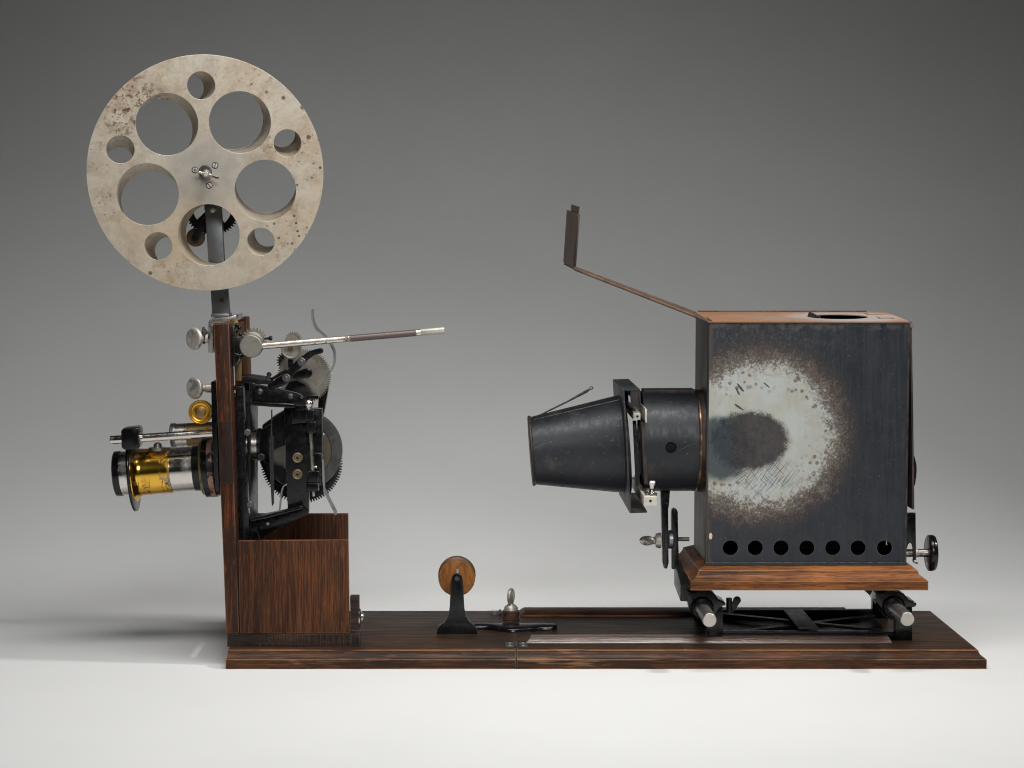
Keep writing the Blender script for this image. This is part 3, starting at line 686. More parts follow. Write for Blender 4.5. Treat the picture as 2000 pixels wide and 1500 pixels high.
# cone snout
ca = W(1037.5, 880.5, Yc); cb = W(1224, 866.5, Yc); cax = (cb - ca).normalized(); CL = (cb - ca).length
co = MB(); rA, rB = 66.5*k, 97.5*k
co.lathe(ca, cax, [(0, rA), (6, rA), (CL, rB)], 80)
co.f = [f for f in co.f if len(f) == 4]
sn = part("cone", co, "sheet_iron", lh, angle=40)
part("cone_lining", (lambda q: (setattr(q, 'f', [f for f in q.f if len(f) == 4]), q)[1])(MB().lathe(ca, cax, [(0.5, rA - 3), (CL, rB - 3)], 64)), "soot_shade_black", sn)
part("cone_rim", MB().lathe(ca, cax, [(-2, rA - 3), (-2.5, rA), (-1, rA + 2.5), (2, rA + 2.5), (4, rA + .3), (4, rA - 3)], 80), "sheet_iron_brown", sn)
part("cone_seam", MB().tube([ca + cax*5 + Vector((0, -rA*.35, rA*.94)), cb - cax*4 + Vector((0, -rB*.35, rB*.94))], 1.2, 6), "sheet_iron", sn)
hk = [W(1041, 817, Yc), W(1060, 808, Yc), W(1110, 783.5, Yc), W(1146, 764, Yc), W(1153, 759.5, Yc)]
part("hook_wire", MB().tube(hk, [1.6, 1.6, 1.8, 3.0, 1.6], 8), "dark_steel", sn)
part("hook_eye", MB().tube([W(1155 + 3*math.cos(a_), 758 + 2.6*math.sin(a_), Yc) for a_ in [2*math.pi*q/10 + 2.6 for q in range(10)]], 1.1, 6), "dark_steel", sn)

# hinged lid folded open at the upper left
f0 = W(1384, 626, LY0 + 4); f1 = W(1121, 523, LY0 + 4); b0 = W(1366, 613, LY1 - 10); b1 = W(1102, 513.5, LY1 - 10)
lid = MB(); dn = Vector((-1.2, 0, -3.2))
lid.ext([f0, f1, b1, b0], [p + dn for p in (f0, f1, b1, b0)])
ld = part("lid", lid, "rust_dark", lh, bevel=.5, label="rusty sheet lid propped open on the lamp house")
part("lid_edge", MB().tube([f0 + Vector((0, -1.5, -2)), f1 + Vector((0, -1.5, -2))], 3.0, 8), "rust_dark", ld)
part("lid_edge", MB().tube([b0 + Vector((0, 1.5, -1)), b1 + Vector((0, 1.5, -1))], 2.6, 8), "rust_dark", ld)
part("lid_hinge", MB().cyl(f0 + Vector((4,-3,-3)), b0 + Vector((4, 3, -3)), 4.2, 12), "rust_dark", ld)
g0 = W(1122.5, 521, LY0 + 4); g1 = W(1130.5, 419, LY0 + 4); h0 = W(1103, 512, LY1 - 10); h1 = W(1109.5, 410, LY1 - 10)
pn = MB(); tk = Vector((-3, 0, 0)); pn.ext([g0, h0, h1, g1], [p + tk for p in (g0, h0, h1, g1)])
ep = part("end_panel", pn, "rust_dark", ld, bevel=.4)
i0 = W(1119, 512, LY0 + 30); i1 = W(1129.5, 404, LY0 + 30); j0 = W(1106, 505, LY1 - 30); j1 = W(1114.5, 399, LY1 - 30)
pn = MB(); tk = Vector((3, 0, 0)); pn.ext([i0 + tk*.4, j0 + tk*.4, j1 + tk*.4, i1 + tk*.4], [p + tk for p in (i0, j0, j1, i1)])
part("sliding_panel", pn, "rust_dark", ld, bevel=.3)
for a_, b_, sg in ((g0, g1, 1), (h0, h1, -1)):
    m = MB(); u1_ = Vector((7, 0, .5)); y1_ = Vector((0, 10*sg, 0))
    m.ext([a_ - Vector((3,0,0)), a_ + u1_*.4, a_ + u1_*.4 + y1_, a_ - Vector((3,0,0)) + y1_], [b_ - Vector((3,0,0)), b_ + u1_*.4, b_ + u1_*.4 + y1_, b_ - Vector((3,0,0)) + y1_])
    part("channel", m, "sheet_iron_brown" if sg > 0 else "rust_dark", ld, bevel=.5)

# swing bar under the tube with its clamp screw
sb = part("support_bar", MB().prism([(1290.5, 956), (1309, 956), (1307, 985), (1304.5, 1000), (1305, 1104), (1302, 1111), (1297, 1110), (1294.5, 1100), (1292, 1000)], 176, 196), "black_enamel", lh, bevel=1.6)
part("bar_edge", MB().prism([(1299, 985), (1305, 982), (1306, 1100), (1303, 1111), (1298, 1109)], 168, 175.6), "black_gloss", sb, bevel=1)
pc = W(1263, 1056, 186)
pm = MB().lathe(pc + Vector((0, -4, 0)), (.25, 1, 0), [(0, 12), (1.5, 15.5), (5, 16), (8, 14)], 32, ell=.62, ref=(1, 0, 0))
part("wing", pm, "nickel_worn", sb, angle=50)
part("wing_collar", MB().lathe(W(1276, 1055.5, 186), (1, 0, 0), [(0, 7), (3, 8), (5, 14), (12, 16), (15, 16)], 28), "nickel_dull", sb)
part("washer", MB().lathe(W(1305.5, 1053.5, 186), (1, 0, 0), [(0, 18), (1, 19), (8, 19), (9, 18)], 32), "steel", sb)
th_ = [(q*1.1, 4.6 if q % 2 else 3.7) for q in range(22)]
part("thread", MB().lathe(W(1324, 1053, 186), (1, 0, 0), th_, 16), "nickel_worn", sb)

# ------------------------------------------------------------------ iron carriage under the lamp house
cg = thing("iron_carriage", "black iron slide carriage with two nickel rods under the lamp house", "carriage", (640, 210, ZT + .9))
Zb = ZT + 1.0
# slotted upright with the long side beam
part("slotted_bar", MB().prism([(1311.5, 1000), (1313, 995), (1317, 992.5), (1321, 994), (1324, 1000), (1325, 1060), (1327, 1112), (1312, 1112)], 180, 196), "black_enamel", cg, bevel=1.5)
x0 = X(1341, 1160, 72)
bm_ = MB(); bm_.loops([[Vector((x0 - 12, y_, z0)), Vector((x0 + 2, y_, z0)), Vector((x0 + 2, y_, z1)), Vector((x0 - 12, y_, z1))] for y_, z0, z1 in ((74, 120, 152), (202, 131, 184))])
part("side_beam", bm_, "black_iron", cg, bevel=2)
part("beam_bolt", MB().dome(1344.5, 1147, 4, 70, 5), "black_gloss", cg)
def casting(pxc, foot0, foot1, ears):
    # sleeve casting round the rod and its foot
    s_ = MB().prism([(foot0, 1190), (foot1, 1186), (foot1, 1253), (foot0, 1253)], 97, 118)
    zlo = Zb
    for p in s_.v: p.z = max(p.z, zlo) if p.z > 60 else zlo
    return s_
f1_ = part("foot", casting(0, 1749, 1782, 1), "black_enamel", cg, bevel=1.5)
f2_ = part("foot", casting(0, 1381, 1412, 1), "black_enamel", cg, bevel=1.5)
for xx0, xx1 in ((X(1749, 1253, 97), X(1782, 1253, 97)), (X(1381, 1253, 97), X(1412, 1253, 97))):
    part("foot", MB().box(xx0, xx1, 330, 350, Zb, 140), "black_enamel", cg, bevel=1.5)
ear_r = [(1710, 1157), (1757, 1156), (1766, 1160), (1776, 1172), (1789, 1177), (1791, 1182), (1786, 1186), (1772, 1187), (1764, 1196), (1757, 1208), (1746, 1213), (1733, 1209), (1725, 1199), (1720, 1186), (1711, 1176)]
part("sleeve", MB().prism(ear_r, 84, 150), "black_gloss", cg, bevel=3, seg=3)
ear_l = [(1350, 1157), (1386, 1156), (1396, 1160), (1404, 1172), (1417, 1178), (1418, 1182), (1406, 1185), (1400, 1196), (1393, 1208), (1375, 1212), (1360, 1206), (1350, 1195), (1347, 1180), (1340, 1174), (1339, 1156)]
part("sleeve", MB().prism(ear_l, 84, 150), "black_gloss", cg, bevel=3, seg=3)
for rx, ry in ((1386, 1211.5), (1772.5, 1209.5)):
    e0 = W(rx, ry, -45); r_ = 14.2 * K(-45)
    part("rod", MB().lathe(e0, (0, 1, 0), [(0, r_ - 1.5), (1.2, r_ - .2), (2, r_), (390, r_)], 40), "steel", cg)
    part("rod_end", MB().lathe(e0 + Vector((0, -.6, 0)), (0, 1, 0), [(0, .1), (0, r_ - 1.6), (.5, r_ - 1.5)], 40), "nickel_dull", cg)
    bc = Vector((e0.x, 84, e0.z))
    part("sleeve_boss", MB().lathe(bc, (0, 1, 0), [(-5, r_ + 1), (-6, r_ + 5), (-2, r_ + 9), (2, r_ + 10)], 36), "black_gloss", cg)
# cross frame lying on the board
xa, xb = X(1395, 1253, 97), X(1765, 1253, 97)
part("cross_bar", MB().box(xa + 14, xb - 14, 104, 122, Zb, Zb + 16), "black_iron", cg, bevel=1.5)
part("cross_bar", MB().box(xa + 14, xb - 14, 330, 348, Zb, Zb + 18), "black_iron", cg, bevel=1.5)
def brace(p0, p1, z0, z1, wdt=16):
    a = Vector((p0[0], p0[1], z0)); b = Vector((p1[0], p1[1], z0)); d_ = (b - a).normalized(); nn = Vector((-d_.y, d_.x, 0)) * wdt/2
    return MB().ext([a + nn, b + nn, b - nn, a - nn], [p + Vector((0, 0, z1 - z0)) for p in (a + nn, b + nn, b - nn, a - nn)])
part("brace", brace((xa + 16, 125), (xb - 16, 328), Zb + 2, Zb + 9), "black_iron", cg, bevel=1)
part("brace", brace((xa + 16, 328), (xb - 16, 125), Zb + 9.5, Zb + 15), "black_iron", cg, bevel=1)
part("cross_strap", MB().box(X(1552, 1200, 300) - 20, X(1552, 1200, 300) + 20, 124, 329, Zb + 17, Zb + 21), "dark_steel", cg, bevel=1)
part("sole_plate", MB().box(xa + 14, xb - 14, 123, 329, ZT + 1, ZT + 1.9), "black_iron", cg)
wc = W(1424, 1185, 130)
wn = part("wing_nut", MB().cyl(W(1424, 1197, 140), W(1424, 1168, 140), 6, 14), "black_iron", cg)
part("wing", MB().prism(bar([(1430, 1192), (1435, 1182), (1440, 1172.5)], [9, 12, 15]), 137, 143), "black_iron", wn, bevel=1.5)
part("beam_right", MB().loops([[Vector((X(1712, 1156, 95) + q, y_, z_)) for q, z_ in ((0, z0), (16, z0), (16, 147.5), (0, 147.5))] for y_, z0 in ((95, 118), (345, 112))]), "black_enamel", cg, bevel=1.5)
part("lug", MB().prism([(1690, 1153.5), (1722, 1154), (1722, 1182), (1713, 1179)], 150, 162), "black_enamel", cg, bevel=1)

# ------------------------------------------------------------------ projector head
ph = thing("projector_head", "film projector head with crank, gears and brass lens on oak film box", "projector", (-380, 210, ZT + .9))
H0, H1 = 35.0, 395.0
# standard: two leaning stiles tied by rails
stile = [(417, 633), (446.5, 631), (449, 700), (456, 930), (467, 1237), (441.5, 1237), (436, 1090), (428, 900)]
part("stile", MB().prism(stile, H0, H0 + 58), "oak_upright_worn", ph, bevel=1.6)
rs_ = MB().prism(stile, H0, H0 + 58)
for p in rs_.v: p.y += H1 - H0 - 58
part("stile", rs_, "oak_upright", ph, bevel=1.6)
def xz(px, py): q = W(px, py, H0); return q.x, q.z
xa_, za_ = xz(419, 640); xb_, zb_ = xz(444, 640)
part("top_rail", MB().box(xa_ + 1, xb_ - 1, H0 + 58.5, H1 - 58.5, za_ - 60, za_ + 1), "oak_upright", ph, bevel=1.5)
lrl = MB().prism([(434.5, 985), (457, 985), (465, 1215), (443, 1215)], H0, H1 - 117)
for p in lrl.v: p.y += 58.5
part("lower_rail", lrl, "oak_upright", ph, bevel=1.5)
xm, zm = xz(428, 905)
lbd = MB(); plate(lbd, [(-88, -120), (88, -120), (88, 120), (-88, 120)], [circ(40, 40)], 18, Vector((xm + 2, 195, zm)), (0, 1, 0), (0, 0, 1), (1, 0, 0))
part("lens_board", lbd, "oak_black", ph, bevel=1)
part("stile_recess_patch", MB().prism([(425.5, 823), (452.3, 821), (456.8, 943), (429.5, 946)], H0 - 2.5, H0 - .3), "oak_black_upright", ph, bevel=1)  # dark sheet laid on the stile to stand in for its recess
# film box
fp = [(465.8, 1056), (680.2, 1054), (683, 1237), (468.5, 1237)]
part("box_panel", MB().prism(fp, H0, H0 + 11), "oak_upright", ph, bevel=1.3)
q = W(680, 1003.5, H1 - 11); q0 = W(500, 1003.5, H1 - 11)
part("box_panel", MB().box(W(466, 1237, H0).x, q.x, H1 - 11, H1, ZT + 26, q.z), "oak_upright", ph, bevel=1.3)
bx0, bx1 = W(444, 1262, H0).x, W(703, 1262, H0).x
zt_ = W(560, 1237.5, H0).z
out = [(bx0, H1 + 2)]
out = [(bx0, H0 - 1.5)]
for q in [508, 521, 533, 545, 557, 568, 580, 592, 604, 616, 628, 640, 651, 662, 673, 685]:
    xq = W(q + random.uniform(-1, 1), 1250, H0).x
    out += [(xq, H0 - 1.5), (xq, H0 + 2.4), (xq + 1.3, H0 + 2.4), (xq + 1.3, H0 - 1.5)]
out += [(bx1, H0 - 1.5), (bx1, H0 + 24), (-277, H0 + 24), (-277, H1), (bx0, H1)]
zk = W(560, 1262.5, H0).z
part("box_base", MB().ext([Vector((a, b, ZT + .9)) for a, b in out], [Vector((a, b, zt_)) for a, b in out]), "oak_black", ph, angle=20)
part("end_block", MB().prism([(683.6, 1165), (701, 1165), (702, 1231), (684.5, 1231)], H0 - 1, H0 + 22), "oak_black", ph, bevel=1.2)
btn = W(701.5, 1206, H0 + 10)
part("push_button", MB().lathe(btn, (1, 0, 0), [(0, 17), (2, 17.5), (4, 15), (5, 11), (8, 9), (9.5, 4)], 32), "nickel", ph)
# reel arm
ap = [(399.5, 398), (431.5, 398), (438, 512), (445, 567), (448.5, 613), (414, 613), (411.5, 567), (407, 512)]
ra = part("reel_arm", MB().prism(ap, 240, 258), "steel_blue", ph, bevel=1)
part("rivet", MB().dome(415, 410, 6, 235, 5), "nickel_dull", ra)
part("rivet", MB().dome(434, 586, 4.5, 238.4, 1.5), "rust_washer", ra)
part("arm_socket", MB().prism([(412, 612.5), (447.5, 612.5), (447.5, 620), (412, 620)], 225, 275), "steel", ra, bevel=1)
# take-off pulley behind the arm
gw = MB(); gc = W(414, 405, 285); kk = K(285)
hl = []
for i in range(5):
    a0 = 2*math.pi*i/5 + .35; a1 = a0 + 2*math.pi/5 - .3
    hl.append([((38 if q < 9 else 15)*kk*math.cos(a), (38 if q < 9 else 15)*kk*math.sin(a)) for q, a in
               enumerate([a0 + (a1-a0)*j/8 for j in range(9)] + [a1 - .12 - (a1-a0-.24)*j/5 for j in range(6)])])
plate(gw, teeth(51*kk, 55*kk, 56), hl, 9, gc)
gwh = part("arm_gear", gw, "black_iron", ph)
part("gear_hub", MB().lathe(gc, (0, 1, 0), [(-24, 7), (-24, 10), (-2, 12), (14, 12)], 24), "black_iron", gwh)
pl = W(381, 464, 292)
part("belt_pulley", MB().lathe(pl, (0, 1, 0), [(0, 16), (1, 18.5), (4, 19), (7, 15), (10, 15), (13, 19), (16, 18)], 32), "rust_dark", ph)
part("pulley_lever", MB().prism(bar([(381, 464), (395, 440), (408, 420)], [16, 13, 12]), 280, 288), "black_iron", ph, bevel=1)
# clamp bracket over the post top
br = part("arm_bracket", MB().prism([(406.5, 690), (407, 630), (409, 625), (414, 622), (448, 618.5), (461, 615), (461, 626), (450, 629.5), (419, 631), (416.5, 636), (416, 690)], 170, 285), "nickel_worn", ph, bevel=1.2)
for cy_, cx_, mat_, st in ((661.5, 380, "thumb_nickel", 408), (758, 381, "thumb_nickel", 417)):
    cw = W(cx_, cy_, 150); n_ = Vector((-.66, -.75, 0))
    tsd = part("thumb_screw", MB().lathe(cw - n_*5, n_, [(0, 17), (1.5, 21), (4, 22.5), (7, 22.5), (9.5, 21), (10.5, 18), (10, 14)], 40), mat_, ph, angle=50)
    part("thumb_screw_stem", MB().lathe(W(cx_ + 9, cy_, 153), (1, 0, 0), [(0, 5), (4, 6), (8, 7.5), (11, 7), (13, 9), (st - cx_ - 10, 9.5)], 22), mat_, tsd)
    if cy_ < 700:
        part("thumb_screw_back", MB().lathe(W(cx_ + 14, cy_ - 6, 160), (1, .25, 0), [(0, 8), (2, 17), (5, 18), (9, 12), (14, 8)], 30), "dark_steel", tsd)
# black lens plate left of the post
part("lens_slide", MB().prism([(412, 746), (421, 744), (423, 800), (428, 960), (421, 960), (414, 846)], 60, 330), "black_gloss", ph, bevel=1.2)
kn = W(391, 805.5, 95)
fk = part("focus_knob", MB().lathe(kn, (0, 1, 0), [(1.5, .1), (1.5, 10.5), (5, 11.5), (5, 14.5), (3, 15.5), (2.5, 17.5), (4.5, 18.5), (4.5, 20.5), (0, 21.5), (0, 23), (2, 23.8), (16, 23.8), (18, 20), (60, 8)], 56), "brass_bright", ph, angle=25)
part("knob_button", MB().lathe(kn, (0, 1, 0), [(-.5, .1), (-.5, 9), (.5, 10.5), (2.5, 10.5)], 40), "brass_aged", fk)
# guide rod and clamp
g0 = W(216, 859.5, 140); g1 = W(418, 846, 140)
gr = part("guide_rod", MB().cyl(g0, g1, 8.4, 28), "nickel_polished", ph)
part("rod_clamp", MB().prism([(236, 842), (240, 837), (262, 835), (269, 836), (271, 842), (271, 868), (268, 877), (243, 879), (237, 874)], 112, 165), "black_gloss", gr, bevel=2.5)
part("rod_slot", MB().cyl(g0 - Vector((1, 0, 0)), g0 + Vector((1, 0, 0)), 6.6, 24), "steel", gr)
# main lens
l0 = W(226, 925.5, 195); l1 = W(426, 911.5, 195); la_ = (l1 - l0); LL = la_.length; la_ = la_.normalized(); kl = LL / 200.0; kr = K(195)
def LP(prof): return [((x - 226) * kl, r * kr) for x, r in prof]
def shell(mb, drop=True):
    mb.f = [f for f in mb.f if len(f) == 4]; return mb
lens = part("brass_barrel", MB().lathe(l0, la_, LP([(262, 40), (262, 58), (265, 57), (268, 52), (272, 48), (277, 46), (283, 45.4), (337, 45), (337, 40)]), 72), "brass_engraved", ph, label="lacquered brass lens barrel with worn engraving")
part("lens_hood", MB().lathe(l0, la_, LP([(226, 36), (225.5, 42), (227, 44), (238, 44.4), (239, 43), (239, 36)]), 72), "black_gloss", lens)
part("front_glass", MB().lathe(l0, la_, LP([(231, .1), (231.5, 20), (233, 37)]), 48), "lens_glass", lens)
part("nickel_ring", MB().lathe(l0, la_, LP([(238.5, 40), (238.5, 42.8), (257, 42.8), (257, 40)]), 72), "nickel_polished", lens)
part("nickel_barrel", MB().lathe(l0, la_, LP([(337, 40), (337, 43.2), (380, 43.2), (380, 40)]), 72), "nickel_polished", lens)
part("black_ring", MB().lathe(l0, la_, LP([(380, 40), (380, 44), (394, 44.6), (394, 40)]), 72), "black_enamel", lens)
part("brass_lip", MB().lathe(l0, la_, LP([(393.5, 42), (393.5, 50), (395, 52.5), (398.5, 53.5), (399, 45)]), 72), "brass_aged", lens)
part("mount_flange", MB().lathe(l0, la_, LP([(399, 45), (399, 56), (401, 58.5), (411, 58.5), (412, 56)]), 72), "black_gloss", lens)
part("worn_edge", MB().lathe(l0, la_, LP([(411, 54), (411.5, 58.4), (421.5, 58.2), (422, 50)]), 72), "pink_metal", lens)
part("mount_flange", MB().lathe(l0, la_, LP([(421.7, 50), (422, 57.2), (427, 56), (428, 50)]), 72), "black_enamel", lens)
up = Vector((0, 1, 0)).cross(la_); up = up if up.z > 0 else -up
pc_ = l0 + la_ * ((258 - 226) * kl) + up * (3 * kr)
sh = MB(); outl = []
for i in range(72):
    a = 2*math.pi*i/72; outl.append((66*kr*math.cos(a), (79 if math.sin(a) < 0 else 74)*kr*math.sin(a)))
plate(sh, outl, [circ(40*kr, 40)], 5.5, pc_, (0, 1, 0), up, la_, bev=1.2)
part("pear_plate", sh, "black_gloss", ph, angle=40)
nb = W(308, 872, 170)
part("barrel_stud", MB().lathe(nb, (0, 0, 1), [(-8, 18), (-2, 18), (-1, 8), (2, 8.5), (6, 7), (8.5, 3)], 24), "nickel", ph)
# second lens behind
s0 = W(334, 851, 320); s1 = W(424, 846, 320); sa_ = (s1 - s0); ks = sa_.length / 90.0; sa_.normalize(); k3 = K(320)
s2 = part("second_lens", MB().lathe(s0, sa_, [((x)*ks, r*k3) for x, r in [(32, 20), (32, 22.6), (90, 22.6), (90, 18)]], 48), "brass_aged", ph)
part("nickel_ring", MB().lathe(s0, sa_, [(x*ks, r*k3) for x, r in [(10, 18), (10, 22.8), (32, 22.8), (32, 18)]], 48), "nickel", s2)
part("lens_rim", MB().lathe(s0, sa_, [(x*ks, r*k3) for x, r in [(0, 15), (0, 22), (2, 24.5), (5, 23), (7, 24.5), (10, 24), (10, 18)]], 48), "steel", s2)

# iron frame of the mechanism
fu = [(460, 756), (463, 754), (472, 754), (475, 757), (478, 830), (482, 960), (488.5, 1057), (471, 1057), (466, 990), (459, 834)]
fmn = part("frame", MB().prism(fu, 92, 128), "black_enamel", ph, bevel=1.6)
part("frame_web", MB().prism([(475.5, 748), (487, 748), (489, 795), (489.5, 1040), (483, 1040), (480, 900)], 150, 290), "black_iron", ph, bevel=1.5)
th_ = [(q*1.05, 4.9 if q % 2 else 4.1) for q in range(20)]
part("adjusting_screw", MB().lathe(W(446, 758, 95), (1, 0, .06), th_, 18), "copper", ph)
ta_p = smooth_path([(488, 745), (500, 750), (530, 756), (560, 762), (580, 767), (590, 772), (594, 778)], 3) + [(598, 790), (590, 794), (490, 788)]
tarm = part("top_arm", MB().prism(ta_p, 100, 112), "black_enamel", fmn, bevel=1.2)
part("arm_lip", MB().prism([(489, 784), (530, 787), (575, 789), (576, 797), (530, 795), (488, 791.5)], 86, 112), "black_gloss", fmn, bevel=1.6)
part("arm_lip", MB().prism([(487.5, 746), (492, 748), (493, 790), (488.5, 790)], 86, 112), "black_gloss", fmn, bevel=1.4)
def screw(px, py, r, y, slot, parent, mat="screw_steel"):
    s_ = part("screw", MB().dome(px, py, r, y - 5, 5), mat, parent)
    m_ = MB(); c0 = W(px, py, y - 5.6); rr = r*K(y)*.95; a_ = R(slot); dx = Vector((math.cos(a_), 0, math.sin(a_))); dz = Vector((-dx.z, 0, dx.x)) * .75
    m_.ext([c0 + dx*rr + dz, c0 - dx*rr + dz, c0 - dx*rr - dz, c0 + dx*rr - dz], [p + Vector((0, 3.2, 0)) for p in (c0 + dx*rr + dz, c0 - dx*rr + dz, c0 - dx*rr - dz, c0 + dx*rr - dz)])
    part("screw_slot", m_, "soot_shade_black", parent)
screw(507, 765, 6.8, 100, -25, fmn); screw(566.5, 774.5, 6.8, 100, 88, fmn); screw(588.5, 777, 3, 100, 0, fmn)
# gate plate
gp = part("gate_plate", MB().prism([(554.5, 797), (629, 797), (629.5, 943), (604, 950), (603, 1003), (562, 998), (557, 870)], 116, 132), "black_enamel", ph, bevel=1.4)
part("hinge_block", MB().prism([(568, 800), (612, 800), (614, 824), (570, 828)], 104, 116), "black_gloss", gp, bevel=2)
for py_ in (894.5, 927):
    c_ = W(580.8, py_, 110)
    part("washer", MB().lathe(c_, (0, 1, 0), [(2.2, .1), (2.2, 2.6), (.6, 3), (.6, 5), (1.6, 5.8), (.6, 6.6), (0, 9), (1, 10.2), (6, 10.4)], 32), "washer_bronze", gp, angle=20)
    part("washer_hole", MB().lathe(c_, (0, 1, 0), [(.3, .1), (.3, 2.6), (2, 2.7)], 20), "soot_shade_black", gp)  # black disc that paints the dark of the centre hole
hc = [(597, 800, 16, 24), (600, 824, 17, 22), (600.5, 920, 22, 23), (598, 943.5, 24, 17)]
for x_, y_, w_, h_ in hc:
    part("hinge_block", MB().prism([(x_, y_), (x_ + w_, y_), (x_ + w_, y_ + h_), (x_, y_ + h_)], 94, 116), "black_gloss", gp, bevel=3, seg=3)
part("hinge_pin", MB().cyl(W(606.5, 846, 104), W(610.5, 921, 104), 4.4, 16), "nickel", gp)
part("hinge_pin_tip", MB().cyl(W(612, 959, 104), W(612.5, 969, 104), 3, 12), "nickel_dull", gp)
part("ball_knob", MB().lathe(W(603, 801, 104), (0, 0, 1), [(0, 8.5), (2.5, 8.5), (4, 6), (6, 6.5), (9, 9), (13, 10), (17, 9), (20.5, 6), (22.2, 2)], 28), "nickel", gp)
part("gate_ear", MB().prism([(612, 886), (628, 885), (629, 930), (616, 930)], 106, 116), "black_gloss", gp, bevel=1.5)
part("small_screw", MB().dome(617, 913, 3.4, 101, 5), "nickel", gp)
part("small_screw", MB().dome(631.5, 849, 3, 116, 4), "steel", gp)
# lower arm
lo = [(488, 1057), (488, 1014), (510, 1007), (552, 998), (588, 989.5), (592, 992), (603, 1003), (585, 1013), (555, 1026), (522, 1044), (512, 1052), (508, 1057)]
part("lower_arm", MB().prism(lo, 104, 130), "black_enamel", fmn, bevel=1.3)
part("lower_lip", MB().prism([(489, 1013.5), (520, 1006), (588, 988.5), (591, 991), (590, 994), (520, 1013), (490, 1019)], 90, 104), "black_gloss", fmn, bevel=1.4)
part("lower_post", MB().prism([(489, 1018), (500, 1016), (507, 1050), (505, 1057), (489, 1057)], 94, 104), "black_gloss", fmn, bevel=1.6)
part("screw", MB().dome(522.5, 1024, 3.8, 99, 5), "nickel_dull", fmn)
for nx, ny in ((482.5, 845), (487.5, 986), (509.5, 893)):
    c_ = W(nx, ny, 88)
    part("nut", MB().lathe(c_, (0, 1, 0), [(0, 6.5), (1, 7.6), (12, 7.6)], 6), "screw_steel" if nx < 500 else "black_iron", fmn, bevel=.8, angle=20)
# rear lens tube inside the frame
b0_ = W(478, 869, 195); b1_ = W(504, 868, 195)
rt_ = part("rear_tube", MB().cyl(b0_, b1_, 30*kr, 48), "nickel", ph)
part("tube_ring", MB().cyl(b1_, W(510, 868, 195), 32*kr, 48), "black_enamel", rt_)
part("tube_cone", MB().lathe(W(510, 868, 195), (1, 0, 0), [(0, 29*kr), (18, 40*kr), (22, 40*kr)], 48), "black_iron", rt_)
# shutter blades
part("shutter_blade", MB().prism([(529.5, 801), (530.5, 801), (531, 850), (533.5, 856), (534, 985), (531, 990), (529, 960), (526.5, 900), (527.5, 858), (529, 850)], 150, 166), "dark_steel", ph)
part("light_cone", MB().lathe(W(533, 893, 175), (1, 0, 0), [(0, 12), (1, 15), (24, 24)], 36), "gear_steel", ph)
# flywheel and drive gear
fc = W(590, 880, 262); kf = K(262)
fw = part("flywheel", MB().lathe(fc, (0, 1, 0), [(6, .1), (6, 57*kf), (2, 57.5*kf)], 72), "fly_center", ph)
ring = MB(); plate(ring, circ(78*kf, 96), [circ(57*kf, 80)], 20, fc, bev=1)
part("flywheel_rim", ring, "fly_rim_metal", fw, angle=12)
part("flywheel_hub", MB().lathe(fc, (0, 1, 0), [(-10, 10), (-10, 20), (6, 24)], 32), "gear_steel", fw)
dg_ = W(589, 904, 300); kd = K(300)
gm = MB(); plate(gm, teeth(74*kd, 79.5*kd, 92), [circ(20*kd, 40)], 12, dg_)
part("drive_gear", gm, "dark_steel", ph)
part("gear_case", MB().prism(circ(79, 48, (582, 876))[12:37] + [(582, 954.9)], 284, 298), "black_iron", ph, bevel=1)
part("inner_drum", MB().prism([(512, 830), (556, 800), (562, 905), (556, 950), (524, 925), (509, 890)], 215, 255), "black_iron", ph, bevel=4)
# upper gear
uc = W(594, 735, 205); ku = K(205)
um = MB(); plate(um, teeth(48.5*ku, 52.5*ku, 72), [circ(5*ku, 20)], 10, uc)
ug = part("upper_gear", um, "gear_steel", ph)
part("gear_cover", MB().prism([(565, 745), (580, 742), (600, 752), (612, 775), (606, 797), (560, 797), (552, 765)], 165, 200), "black_iron", ph, bevel=4)
part("side_cheek", MB().prism([(622, 770), (640, 745), (641, 760), (634, 800), (627, 830), (621, 800)], 216, 240), "black_enamel", ph, bevel=1.5)
part("small_gear", plate(MB(), teeth(17, 21, 22), [], 8, W(560, 706, 230)), "black_iron", ph)
# small gears and crank
c1 = W(495, 665, 105)
sg = part("crank_gear", plate(MB(), teeth(20, 25, 22), [circ(4, 12)], 14, c1), "gear_steel", ph)
part("gear_drum", MB().lathe(W(493, 669, 84), (0, 1, 0), [(0, 19), (1, 20.5), (8, 20.5), (9, 19), (11, 20.5), (20, 20.5)], 40), "gear_steel", sg)
ch = W(489.5, 676.5, 58)
cr = part("crank", MB().lathe(ch, (0, 1, 0), [(0, .1), (0, 20.5), (1.2, 22), (2.5, 22.6), (24, 22.6), (25, 21)], 56), "gear_steel", ph)
r0_ = W(505, 676.5, 70); r1_ = W(822, 649.2, 70); r2_ = W(868, 645.3, 70)
part("crank_rod", MB().cyl(r0_, r1_, 6.6, 28), "crank_rod_metal", cr)
dv = (r2_ - r1_).normalized(); pv = Vector((-dv.z, 0, dv.x))
m = MB(); 
m.loops([[q_ + pv*a + Vector((0, b, 0)) for a, b in ((6.4, -3), (3, -6.4), (-3, -6.4), (-6.4, -3), (-6.4, 3), (-3, 6.4), (3, 6.4), (6.4, 3))] for q_ in (r1_ - dv*.5, r2_)])
part("crank_tip", m, "nickel_dull", cr, bevel=.5)
part("rod_collar", MB().cyl(W(509, 676.2, 70), W(513, 675.8, 70), 8, 24), "dark_steel", cr)
c2 = W(568.5, 681.5, 92)
sp1 = part("sprocket", plate(MB(), teeth(19, 21.3, 34), [], 7, c2 + Vector((0, 3, 0))), "gear_steel", ph)
